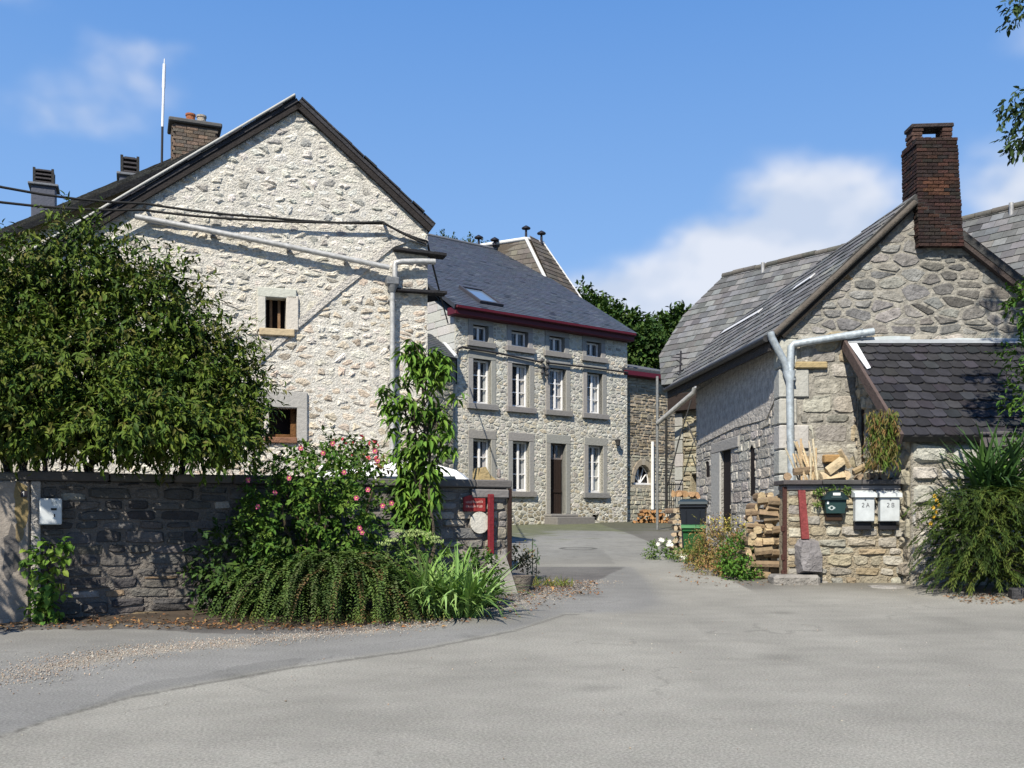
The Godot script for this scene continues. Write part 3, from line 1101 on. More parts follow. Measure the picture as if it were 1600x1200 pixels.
	slates(rr, fr2, rect_poly(Rect2(0, 0, ln, hh)), 0.3, 0.2, Color(.105, .105, .10), 0.3, M.old_slate)
	var eave := t2 + fw * 1.35 - Vector3(0, 1.0, 0)
	var rwf := Fr.new()
	rwf.o = Vector3(eave.x, 0, eave.z) - fw * 0.3; rwf.u = -rd; rwf.w = Vector3.UP; rwf.n = fw
	wall(h, "rear_wall", rwf, rect_poly(Rect2(0, 0.5, ln, eave.y - 0.4)), [], 0.4, Color(.42, .39, .32), M.mortar)
	# brick stack
	var cb := Basis(Vector3.UP, 0.38)
	var cc := px(304, 268, 20.3)
	var st := B.new()
	st.col = Color(.17, .13, .11)
	st.box(cc, Vector3(0.86, 1.7, 0.62), cb)
	var stack := part("chimney_stack", st, M.brick, h)
	var rest := []
	for j in 22:
		for s in 2:
			var wd: float = 0.9 if s == 0 else 0.66
			var k := 4 if s == 0 else 3
			for i in k:
				var b := B.new()
				b.col = vary(pick([Color(.20, .15, .115), Color(.25, .18, .14), Color(.14, .12, .10)]), 0.2)
				var off := (i - (k - 1) / 2.0) * wd / k + (0.05 if j % 2 else -0.05)
				off = clampf(off, -wd / 2 + wd / k / 2, wd / 2 - wd / k / 2)
				var o := Vector3(off, -0.82 + j * 0.076, 0.315) if s == 0 else Vector3(-0.435, -0.82 + j * 0.076, off)
				b.box(cc + cb * (o + Vector3(0, 0, rnd(-.006, .006))), Vector3(wd / k - 0.012, 0.064, 0.06) if s == 0 else Vector3(0.06, 0.064, wd / k - 0.012), cb)
				part("brick", b, M.brick, stack)
	var cap := B.new()
	cap.col = Color(.10, .10, .10)
	cap.cbox(cc + Vector3(0, 0.9, 0), Vector3(1.06, 0.09, 0.82), 0.02, cb)
	part("chimney_cap", cap, M.dressed, h)
	for q in [[-0.08, Color(.42, .155, .075)], [0.14, Color(.45, .40, .34)]]:
		var b := B.new()
		b.col = q[1]
		b.lathe(cc + cb * Vector3(q[0], 0.945, 0), [Vector2(.115, 0), Vector2(.095, .08), Vector2(.09, .2), Vector2(.105, .21), Vector2(.105, .25), Vector2(.08, .25), Vector2(.07, .05)], 14)
		part("chimney_pot", b, M.brick, h)
	# two slate-hung stacks with louvred tops
	for q in [[69, 316, 25.0, 0.57], [203, 303, 22.0, 0.45]]:
		var o := px(q[0], q[1], q[2])
		var b := B.new()
		var s: float = q[3]
		b.col = Color(.075, .085, .11)
		b.cbox(o + Vector3(0, -0.5, 0), Vector3(s, 1.7, s), 0.02, cb)
		var k := part("slate_stack", b, M.slate, h)
		var tb := B.new()
		tb.col = Color(.16, .17, .19)
		tb.cbox(o + Vector3(0, 0.37, 0), Vector3(s * 1.25, 0.06, s * 1.25), 0.012, cb)
		part("stack_slab", tb, M.dressed, k)
		for j in 4:
			var lb := B.new()
			lb.col = Color(.045, .04, .045)
			lb.cbox(o + Vector3(0, 0.45 + j * 0.1, 0), Vector3(s * 0.86, 0.05, s * 0.86), 0.01, cb)
			part("louvre_slat", lb, M.slate, k)
		var cbx := B.new()
		cbx.col = Color(.02, .02, .02)
		cbx.box(o + Vector3(0, 0.6, 0), Vector3(s * 0.5, 0.42, s * 0.5), cb)
		for e in [[-1, -1], [1, -1], [1, 1], [-1, 1]]: cbx.box(o + cb * Vector3(e[0] * s * 0.38, 0.6, e[1] * s * 0.38), Vector3(0.06, 0.42, 0.06), cb)
		part("louvre_core", cbx, M.slate, k)
	# mast
	var mp := px(252, 258, 20.6)
	var mt := px(257, 92, 20.6)
	var m1 := B.new()
	m1.col = Color(.03, .03, .035)
	m1.tube([mp - Vector3(0, 0.6, 0), mp.lerp(mt, 0.36)], 0.026, 8)
	var mast := thing("radio_mast", mp, "thin white and black aerial mast beside the brick chimney on the left roof", "aerial")
	part("mast_pole", m1, M.plastic, mast)
	var m2 := B.new()
	m2.col = Color(.75, .77, .8)
	m2.tube([mp.lerp(mt, 0.36), mp.lerp(mt, 0.72), mp.lerp(mt, 0.73), mp.lerp(mt, 0.95)], [0.03, 0.028, 0.038, 0.034], 8)
	m2.tube([mp.lerp(mt, 0.95), mt], 0.012, 6)
	part("whip", m2, M.plastic, mast)
	# cables over the gable
	var cable := func(p: Array, sag: float, label: String) -> void:
		var w := []
		for i in p.size() - 1:
			for k in 6:
				var f := k / 6.0
				w.append((p[i] as Vector3).lerp(p[i + 1], f) - Vector3(0, sag * 4 * f * (1 - f) * (1.0 if i == 0 else 0.25), 0))
		w.append(p[-1])
		var b := B.new()
		b.col = Color(.02, .02, .022)
		b.tube(w, 0.021, 6)
		solo("overhead_cable", b, M.rubber, label, "cable", "cables slung across the left gable", p[0])
	var wp := func(x: float, y: float, z: float) -> Vector3: return g.at(g.hit(x, y, z), z)
	cable.call([px(-120, 262, 14.5), wp.call(226, 318, .2), wp.call(420, 340, .14), wp.call(600, 349, .13), wp.call(667, 377, .1), px(700, 505, 31.5)], 0.12, "upper of two black cables slung from the left edge across the whitewashed gable")
	cable.call([px(-120, 296, 14.5), wp.call(224, 328, .18), wp.call(400, 344, .12), wp.call(598, 347, .16), wp.call(666, 381, .12)], 0.1, "lower of two black cables slung from the left edge across the whitewashed gable")
	var ins := B.new()
	ins.col = Color(.03, .03, .03)
	ins.tube([wp.call(600, 349, 0), wp.call(600, 349, .2)], 0.03, 8)
	ins.tube([wp.call(226, 322, 0), wp.call(226, 322, .22)], 0.03, 8)
	O = h.position
	part("cable_hook", ins, M.rubber, h)

# ---- the manor -------------------------------------------------------------------------------------------------
func manor() -> void:
	var f := wall_frame(711, 33, 980, 38)
	var h := thing("manor_house", gp(0.6, 35.3), "big grey stone house with rows of white windows and dark red eaves, centre", "house")
	var L: float = (Vector3(180.0 / F * 38, 0, -38) - f.o).length()
	var top := 8.43
	var outline := rect_poly(Rect2(0, 1.0, L, top - 1.0))
	var wins := []
	for q in [[739, 508.5, 763, 530, 0], [799, 519, 825, 541, 0], [858, 528, 882, 549, 0], [916, 539, 939, 558, 0], [739, 562, 767, 627, 1], [800, 570, 827, 636, 1], [859, 578, 884, 641, 1], [917, 586, 941, 647, 1], [739, 685, 767, 764, 2], [801, 691, 827, 769, 2], [919, 698, 942, 771, 2]]:
		wins.append([rect_px(f, q[0], q[1], q[2], q[3]), q[4]])
	# level the rows: one sill and head height for each storey
	for row in 3:
		var y0 := 0.0
		var y1 := 0.0
		var k := 0
		for w in wins:
			if w[1] == row:
				y0 += w[0].position.y; y1 += w[0].end.y; k += 1
		for w in wins:
			if w[1] == row: w[0] = Rect2(w[0].position.x, y0 / k, w[0].size.x, (y1 - y0) / k)
	var door := rect_px(f, 860, 694, 884, 803)
	var holes := [door]
	var blocks := [] # dressed stones: [rect, name, proud]
	var jw := 0.21
	for w in wins:
		var r: Rect2 = w[0]
		holes.append(r)
		blocks.append([Rect2(r.position.x - jw, r.end.y, r.size.x + 2 * jw, 0.2 if w[1] == 0 else 0.3), "lintel", 0.035])
		blocks.append([Rect2(r.position.x - jw, r.position.y, jw, r.size.y), "jamb", 0.03])
		blocks.append([Rect2(r.end.x, r.position.y, jw, r.size.y), "jamb", 0.03])
		blocks.append([Rect2(r.position.x - jw - 0.06, r.position.y - 0.2, r.size.x + 2 * jw + 0.12, 0.2), "sill", 0.12])
	blocks.append([Rect2(door.position.x - jw, door.end.y, door.size.x + 2 * jw, 0.33), "lintel", 0.035])
	blocks.append([Rect2(door.position.x - jw, door.position.y, jw, door.size.y), "jamb", 0.03])
	blocks.append([Rect2(door.end.x, door.position.y, jw, door.size.y), "jamb", 0.03])
	var vent := rect_px(f, 926, 804, 936, 813)
	holes.append(vent)
	var fw := wall(h, "front_wall", f, outline, holes, 0.5, Color(.58, .565, .50), M.mortar)
	for b in blocks: holes.append(b[0])
	var qx := L - 0.34
	var color := func(p: Vector2) -> Color:
		var r := R.randf()
		if p.y < 2.1 and r < 0.5: return vary(Color(.38, .34, .25), 0.2)
		if r < 0.22: return vary(Color(.44, .425, .38), 0.16)
		if r < 0.42: return vary(Color(.62, .565, .44), 0.12)
		return vary(Color(.66, .64, .57), 0.12)
	lay(fw, "stone", f, fit(rubble(Rect2(0, 1.0, L, top - 1.0), 0.22, 0.13, 0.14), outline, holes, 0.003), color, M.stone, func(b, p): return stone_shape(b, f, p, 0.012, rnd(0.005, 0.02), 0.03, 0.5, false, 0.4))
	for b in blocks: part(b[1], slab(f, b[0], -0.25 if b[1] != "sill" else -0.22, b[2], vary(Color(.24, .235, .225) if b[1] == "sill" else Color(.31, .302, .287), 0.06)), M.dressed, h)
	for w in wins:
		var w0: MeshInstance3D = window_part(h, f, w[0], 0.2, 2, [1, 3, 3][w[1]], 0.075, Color(.80, .80, .80))
		w0.set_meta("label", ["small attic casement", "tall white casement upstairs", "tall white casement on the ground floor"][w[1]])
		backing(h, f, w[0], -0.4)
		if w[1] > 0: # a pale curtain behind the lower panes
			var cu := B.new()
			cu.col = vary(Color(.46, .46, .45), 0.15)
			if R.randf() < 0.6: cu.prism(f, rect_poly(Rect2(w[0].position, Vector2(w[0].size.x, w[0].size.y * rnd(.3, .5)))), -0.3, -0.28)
			for s in 2: # gathered side curtains, folds catching the light
				var cw: float = w[0].size.x * rnd(0.1, 0.26)
				for k in 3:
					var xa: float = w[0].position.x + k * cw / 3 if s == 0 else w[0].end.x - (k + 1) * cw / 3
					cu.prism(f, rect_poly(Rect2(xa, w[0].position.y, cw / 3, w[0].size.y)), -0.3, -0.27 + (k % 2) * 0.02)
			part("curtain", cu, M.petal, w0)
	backing(h, f, vent, -0.2)
	# door, its fanlight and step
	var db := B.new()
	db.col = Color(.035, .022, .018)
	var leaf_h := door.size.y * 0.775
	for i in 5:
		var x := door.position.x + 0.04 + i * (door.size.x - 0.08) / 5
		db.cbox(f.at(Vector2(x + (door.size.x - 0.08) / 10, door.position.y + leaf_h / 2), -0.22), Vector3((door.size.x - 0.08) / 5 - 0.008, leaf_h, 0.05), 0.01, f.basis())
	db.cbox(f.at(Vector2(door.get_center().x, door.position.y + leaf_h * 0.42), -0.185), Vector3(door.size.x - 0.1, 0.12, 0.03), 0.008, f.basis())
	var dr := part("door", db, M.timber, h)
	var kn := B.new()
	kn.col = Color(.3, .28, .2)
	kn.lathe(f.at(Vector2(door.position.x + 0.14, door.position.y + leaf_h * 0.48), -0.16), [Vector2(0.01, -0.03), Vector2(0.035, 0), Vector2(0.01, 0.03)], 8)
	part("door_knob", kn, M.zinc, dr)
	window_part(h, f, Rect2(door.position.x, door.position.y + leaf_h + 0.005, door.size.x, door.size.y - leaf_h - 0.005), 0.22, 2, 1, 0.05, Color(.20, .18, .17), "fanlight")
	backing(h, f, door, -0.42)
	var s0 := rect_px(f, 850, 806, 909, 818)
	part("door_step", slab(f, Rect2(s0.position.x, 1.12, s0.size.x, door.position.y - 1.12 - 0.11), 0.0, 0.75, Color(.2, .195, .185), 0.02), M.dressed, h)
	part("door_step", slab(f, Rect2(door.position.x - 0.3, door.position.y - 0.108, door.size.x + 0.6, 0.105), 0.0, 0.4, Color(.23, .22, .21), 0.02), M.dressed, h)
	# wall lantern
	var lc := f.hit(965, 692, 0.15)
	var lb := B.new()
	lb.col = Color(.04, .04, .04)
	lb.cbox(f.at(lc + Vector2(0, 0.12), 0.08), Vector3(0.05, 0.05, 0.18), 0.01, f.basis())
	lb.lathe(f.at(lc - Vector2(0, 0.12), 0.17), [Vector2(.03, 0), Vector2(.08, .03), Vector2(.1, .2), Vector2(.13, .21), Vector2(.02, .3)], 6)
	part("wall_lantern", lb, M.rubber, h)
	# eaves
	var ev := B.new()
	ev.col = Color(.085, .009, .018)
	ev.cbox(f.at(Vector2(L / 2 - 0.1, top + 0.14), 0.12), Vector3(L + 0.3, 0.27, 0.5), 0.02, f.basis())
	ev.cbox(f.at(Vector2(L / 2 - 0.1, top + 0.25), 0.42), Vector3(L + 0.3, 0.12, 0.12), 0.03, f.basis())
	part("eaves_fascia", ev, M.paint, h)
	var back := -f.n
	var run := 8.2
	var rise := 4.95
	var e0 := f.at(Vector2(-0.3, top + 0.3), 0.46)
	var rf := plane_frame(e0, e0 + f.u, e0 + back * run + Vector3(0, rise, 0))
	var sl := sqrt(run * run + rise * rise)
	var ro := PackedVector2Array([Vector2(0, 0), Vector2(L + 0.4, 0), Vector2(L + 0.4, sl), Vector2(0, sl)])
	var rb := B.new()
	rb.col = Color(.04, .045, .055)
	rb.prism(rf, ro, -0.14, 0)
	var roof := part("roof", rb, M.slate, h)
	slates(roof, rf, ro, 0.28, 0.19, Color(.066, .076, .098), 0.09, M.slate, 0.009, false, 290, 0.001)
	var bb := B.new()
	bb.col = Color(.05, .055, .07)
	var e1 := f.at(Vector2(-0.3, top + 0.3), 0.46) + back * run * 2
	var r0 := e0 + back * run + Vector3(0, rise, 0)
	bb.quad(e1 + f.u * (L + 0.4), e1, r0, r0 + f.u * (L + 0.4))
	part("rear_slope", bb, M.slate, h)
	var rdg := B.new()
	rdg.col = Color(.13, .14, .16)
	rdg.tube([r0 + Vector3(0, 0.03, 0), r0 + f.u * (L + 0.4) + Vector3(0, 0.03, 0)], 0.07, 8)
	part("ridge_strip", rdg, M.lead, h)
	# skylight
	var sk := B.new()
	sk.col = Color(.05, .05, .06)
	var a := rf.hit(723, 449, 0.05)
	var d := rf.hit(757, 455, 0.05)
	var c := rf.hit(782, 477, 0.05)
	var e := rf.hit(744, 472, 0.05)
	var sr := Rect2((a.x + e.x) / 2, (e.y + c.y) / 2, ((d.x + c.x) - (a.x + e.x)) / 2, ((a.y + d.y) - (e.y + c.y)) / 2)
	for q in [Rect2(sr.position.x, sr.position.y, sr.size.x, 0.1), Rect2(sr.position.x, sr.end.y - 0.1, sr.size.x, 0.1), Rect2(sr.position.x, sr.position.y + 0.1, 0.09, sr.size.y - 0.2), Rect2(sr.end.x - 0.09, sr.position.y + 0.1, 0.09, sr.size.y - 0.2)]:
		sk.cbox(rf.at(q.get_center(), 0.06), Vector3(q.size.x, q.size.y, 0.12), 0.01, rf.basis())
	var sky_l := part("skylight", sk, M.paint, h)
	var pn := B.new()
	pn.col = Color(.12, .17, .25)
	pn.prism(rf, rect_poly(sr.grow(-0.08)), 0.03, 0.06)
	part("pane", pn, M.glass, sky_l)
	# end wall of large pale slabs, far end and back
	var g := Fr.new()
	g.o = f.at(Vector2(0, 0), -16.0); g.u = f.n; g.w = Vector3.UP; g.n = -f.u
	var pent := PackedVector2Array([Vector2(0, 1.0), Vector2(15.99, 1.0), Vector2(15.99, top), Vector2(8.2, top + 4.7), Vector2(0, top)])
	var ew := wall(h, "end_wall", g, pent, [], 0.4, Color(.36, .36, .35), M.mortar)
	lay(ew, "slab", g, fit(courses(Rect2(0, 1, 16, 12.5), 0.8, 0.3), pent, []), func(_p): return vary(Color(.47, .465, .44), 0.08), M.dressed, func(b, p): return stone_shape(b, g, p, 0.014, 0.02, 0.012, 0.1, false), 200)
	var ow := B.new()
	ow.col = Color(.4, .38, .32)
	ow.prism(f, rect_poly(Rect2(0.4, 1, L - 0.4, top - 1)), -16.0, -15.6)
	var g2 := Fr.new()
	g2.o = f.at(Vector2(L, 0), 0); g2.u = -f.n; g2.w = Vector3.UP; g2.n = f.u
	ow.prism(g2, PackedVector2Array([Vector2(0.5, 1), Vector2(15.6, 1), Vector2(15.6, top), Vector2(8.2, top + 4.7), Vector2(0.5, top)]), -0.4, 0)
	part("back_wall", ow, M.mortar, h)
	# cable along the front, with its insulator bracket
	var cb := B.new()
	cb.col = Color(.025, .025, .028)
	var cp := []
	for q in [[713, 600], [713, 560], [716, 545], [722, 542], [780, 552], [846, 566], [852, 580], [858, 567], [920, 574], [981, 582]]: cp.append(f.at(f.hit(q[0], q[1], .1), .1))
	cb.tube(cp, 0.035, 6)
	solo("facade_cable", cb, M.rubber, "black cable along the grey manor front between its two upper window rows", "cable", "", cp[0])
	var ib := B.new()
	ib.col = Color(.06, .06, .065)
	for q in [[847, 572], [855, 574]]:
		var o := f.at(f.hit(q[0], q[1], .1), .12)
		ib.tube([o + Vector3(0, .3, 0), o - Vector3(0, .45, 0)], 0.025, 6)
		for k in 3: ib.lathe(o + Vector3(0, 0.2 - k * 0.22, 0), [Vector2(.03, -.06), Vector2(.075, -.03), Vector2(.075, .03), Vector2(.03, .06)], 10)
	solo("insulator_bracket", ib, M.rubber, "dark insulators hanging from the cable in the middle of the manor front", "insulator", "", f.at(f.hit(850, 570, .1), .1))

func tower_roof() -> void: # the steep hipped roof of the building behind the manor
	var h := thing("hipped_tower", gp(0.8, 46), "brown slated hipped roof with pale ridge strips rising behind the dark manor roof", "building")
	var c := px(822, 373, 43)
	var l := px(745, 386, 44.2)
	l.y = c.y
	var ld := (l - c).normalized()
	var rd := Vector3(-ld.z, 0, ld.x)
	if rd.x < 0: rd = -rd
	var r := px(849, 380, 43.7)
	r.y = c.y
	rd = (r - c).normalized()
	var down := 6.0
	var out := 3.2
	var bl := l.distance_to(c)
	var br := r.distance_to(c)
	# top edge c-l and c-r, the other two corners closing a parallelogram
	var t := [l, c, r, l + (r - c)]
	var cen := (l + r) / 2
	var bot := []
	for p in t:
		var k := Vector3.ZERO
		k = (p - cen)
		k.y = 0
		bot.append(p + k.normalized() * out * 1.25 - Vector3(0, down, 0))
	var faces := [[0, 1], [1, 2], [2, 3], [3, 0]]
	for i in 4:
		var a: int = faces[i][0]
		var b: int = faces[i][1]
		var s := B.new()
		s.col = Color(.10, .085, .07)
		s.quad(bot[a], bot[b], t[b], t[a])
		var side := part("roof_slope", s, M.old_slate, h)
		if i < 2:
			var f := plane_frame(bot[a], bot[b], t[b])
			var poly := PackedVector2Array()
			for q in [bot[a], bot[b], t[b], t[a]]: poly.append(Vector2((q - f.o).dot(f.u), (q - f.o).dot(f.w)))
			slates(side, f, poly, 0.34, 0.26, Color(.16, .145, .125) if i == 0 else Color(.135, .115, .095), 0.22, M.old_slate, 0.02, false, 120)
	var cp := B.new()
	cp.col = Color(.1, .1, .1)
	cp.quad(t[0], t[1], t[2], t[3])
	part("roof_top", cp, M.lead, h)
	var zn := B.new()
	zn.col = Color(.62, .63, .63)
	zn.tube([t[0], t[1]], 0.09, 6); zn.tube([t[1], t[2]], 0.09, 6)
	zn.tube([t[1], t[1].lerp(bot[1], 0.5)], 0.08, 6)
	zn.tube([t[2], bot[2]], 0.06, 6)
	part("ridge_strip", zn, M.lead, h)
	var wl := B.new()
	wl.col = Color(.35, .33, .28)
	for i in 4:
		var a: Vector3 = bot[i].lerp(cen - Vector3(0, down, 0), 0.08)
		var b: Vector3 = bot[(i + 1) % 4].lerp(cen - Vector3(0, down, 0), 0.08)
		wl.quad(Vector3(a.x, 1.2, a.z), Vector3(b.x, 1.2, b.z), b, a)
	part("wall", wl, M.mortar, h)
	for q in [[822, 373, 0.45], [846, 380, 0.42], [748, 386, 0.4], [773, 382, 0.18]]:
		var o := px(q[0], q[1], 43.5)
		var fb := B.new()
		fb.col = Color(.035, .035, .045)
		fb.lathe(o - Vector3(0, 0.05, 0), [Vector2(.12, 0), Vector2(.06, .1), Vector2(.05, q[2]), Vector2(.2, q[2] + .04), Vector2(.2, q[2] + .1), Vector2(.03, q[2] + .2)], 8)
		part("finial", fb, M.zinc, h)

func annex() -> void: # low roof between the two houses
	var h := thing("slate_annex", gp(-3.2, 32), "small dark slated annex squeezed between the whitewashed house and the grey manor", "building")
	var e0 := px(600, 541, 29.6)
	var e1 := px(713, 560, 32.4)
	var t1 := px(682, 524, 34.4)
	e0.y = e1.y
	var f := plane_frame(e0, e1, t1)
	var poly := PackedVector2Array()
	for q in [e0, e1, t1, t1 + (e0 - e1)]: poly.append(Vector2((q - f.o).dot(f.u), (q - f.o).dot(f.w)))
	var b := B.new()
	b.col = Color(.04, .045, .05)
	b.prism(f, poly, -0.12, 0)
	var rf := part("roof", b, M.slate, h)
	slates(rf, f, poly, 0.3, 0.2, Color(.06, .068, .078), 0.12, M.slate, 0.01, false, 150)
	var s := B.new()
	s.col = Color(.6, .62, .63)
	s.tube([e1 + Vector3(0, .06, 0), t1 + Vector3(0, .06, 0)], 0.06, 6)
	part("flashing", s, M.lead, h)
	var w := Fr.new()
	w.o = Vector3(e0.x, 0, e0.z) + (t1 - e1) * Vector3(1, 0, 1) * 0.15
	w.u = ((e1 - e0) * Vector3(1, 0, 1)).normalized(); w.w = Vector3.UP; w.n = w.u.cross(w.w)
	var r := Rect2(0, 1.0, (e1 - e0).length(), e1.y - 1.0)
	var ww := wall(h, "wall", w, rect_poly(r), [], 0.3, Color(.36, .34, .28), M.mortar)
	lay(ww, "stone", w, fit(rubble(r, 0.3, 0.18), rect_poly(r), []), func(_p): return vary(Color(.42, .40, .33), 0.2), M.stone, func(bb, p): return stone_shape(bb, w, p, 0.03, 0.03, 0.03, 0.4, false), 100)

func low_building() -> void:
	var f := wall_frame(976, 38.4, 1046, 40.0)
	var h := thing("brown_stone_outbuilding", gp(5.6, 39.4), "narrow brown stone outbuilding with red eaves and half-round window, right of the manor", "building")
	var L := 4.4
	var top := 7.15
	var ar := rect_px(f, 990, 727, 1018, 757)
	var out := rect_poly(Rect2(-0.3, 1.0, L + 0.3, top - 1.0))
	var w := wall(h, "front_wall", f, out, [ar], 0.4, Color(.38, .345, .275), M.mortar)
	var n := 9
	var cx := ar.get_center().x
	var rad := ar.size.x / 2
	var ry := ar.size.y - 0.05
	lay(w, "stone", f, fit(courses(bounds(out), 0.36, 0.14, 0.02), out, [ar.grow(0.12)], 0.003), func(p): return vary(pick([Color(.36, .30, .215), Color(.42, .355, .26), Color(.31, .275, .22)]) if p.y > 4.0 and p.y < 6.8 else pick([Color(.50, .47, .38), Color(.44, .42, .34)]), 0.2), M.stone, func(b, p): return stone_shape(b, f, p, 0.025, rnd(.015, .045), 0.025, 0.5, false))
	for i in n: # arch stones round the half-round window
		var a := PI * i / n
		var a2 := PI * (i + 0.94) / n
		var b := B.new()
		b.col = vary(Color(.33, .29, .23), 0.12)
		var p := PackedVector2Array()
		for q in [[a, 1.0], [a, 1.3], [a2, 1.3], [a2, 1.0]]: p.append(Vector2(cx + cos(q[0]) * rad * q[1] * 1.0, ar.position.y + 0.06 + sin(q[0]) * ry * q[1]))
		b.prism(f, p, -0.2, 0.05)
		part("arch_stone", b, M.dressed, h)
	var fill := B.new() # wall filling the corners above the arch
	fill.col = Color(.27, .24, .18)
	for s in [0, 1]:
		var p := PackedVector2Array()
		for i in 6:
			var a := PI / 2 * i / 5 + (PI / 2 if s else 0.0)
			p.append(Vector2(cx + cos(a) * rad, ar.position.y + 0.06 + sin(a) * ry))
		p.append(Vector2(ar.end.x, ar.end.y) if s == 0 else Vector2(ar.position.x, ar.end.y))
		if Geometry2D.is_polygon_clockwise(p): p.reverse()
		fill.prism(f, p, -0.25, -0.002)
	part("spandrel", fill, M.mortar, h)
	var gb := B.new()
	gb.col = Color(.02, .022, .03)
	gb.prism(f, rect_poly(ar.grow(0.03)), -0.3, -0.25)
	var wf := B.new()
	wf.col = Color(.78, .78, .78)
	wf.cbox(f.at(Vector2(cx, ar.position.y + 0.03), -0.1), Vector3(ar.size.x, 0.09, 0.12), 0.01, f.basis())
	for a in [35.0, 65.0, 115.0, 145.0]:
		var e := Vector2(cos(deg_to_rad(a)) * rad, sin(deg_to_rad(a)) * ry) * 0.97
		wf.tube([f.at(Vector2(cx, ar.position.y + 0.05), -0.18), f.at(Vector2(cx, ar.position.y + 0.06) + e, -0.18)], 0.03, 5)
	var arc := []
	for i in 11: arc.append(f.at(Vector2(cx + cos(PI * i / 10) * rad * 0.96, ar.position.y + 0.06 + sin(PI * i / 10) * ry * 0.96), -0.18))
	wf.tube(arc, 0.03, 5)
	var win := part("half_round_window", wf, M.paint, h)
	part("pane", gb, M.glass, win)
	var pp := B.new()
	pp.col = Color(.78, .78, .76)
	pp.tube([f.at(f.hit(1019.5, 690, .08), .08), f.at(f.hit(1019.5, 796, .08), .08)], 0.065, 10)
	part("white_pipe", pp, M.plastic, h)
	var ev := B.new()
	ev.col = Color(.095, .009, .02)
	ev.cbox(f.at(Vector2(1.15, top + 0.13), 0.15), Vector3(3.1, 0.26, 0.5), 0.02, f.basis())
	part("eaves_fascia", ev, M.paint, h)
	var e0 := f.at(Vector2(-0.5, top + 0.27), 0.42)
	var rf := plane_frame(e0, e0 + f.u, e0 - f.n * 3 + Vector3(0, 0.75, 0))
	var rb := B.new()
	rb.col = Color(.17, .18, .19)
	rb.prism(rf, rect_poly(Rect2(0, 0, L + 0.6, 3.6)), -0.1, 0)
	for i in 9: rb.tube([rf.at(Vector2(i * 0.48 + 0.1, 0), .02), rf.at(Vector2(i * 0.48 + 0.1, 3.6), .02)], 0.025, 5)
	part("sheet_roof", rb, M.zinc, h)
	var bk := B.new()
	bk.col = Color(.3, .27, .2)
	bk.prism(f, rect_poly(Rect2(-0.3, 1, L + 1.2, top - 1)), -3.4, -3.0)
	part("back_wall", bk, M.mortar, h)

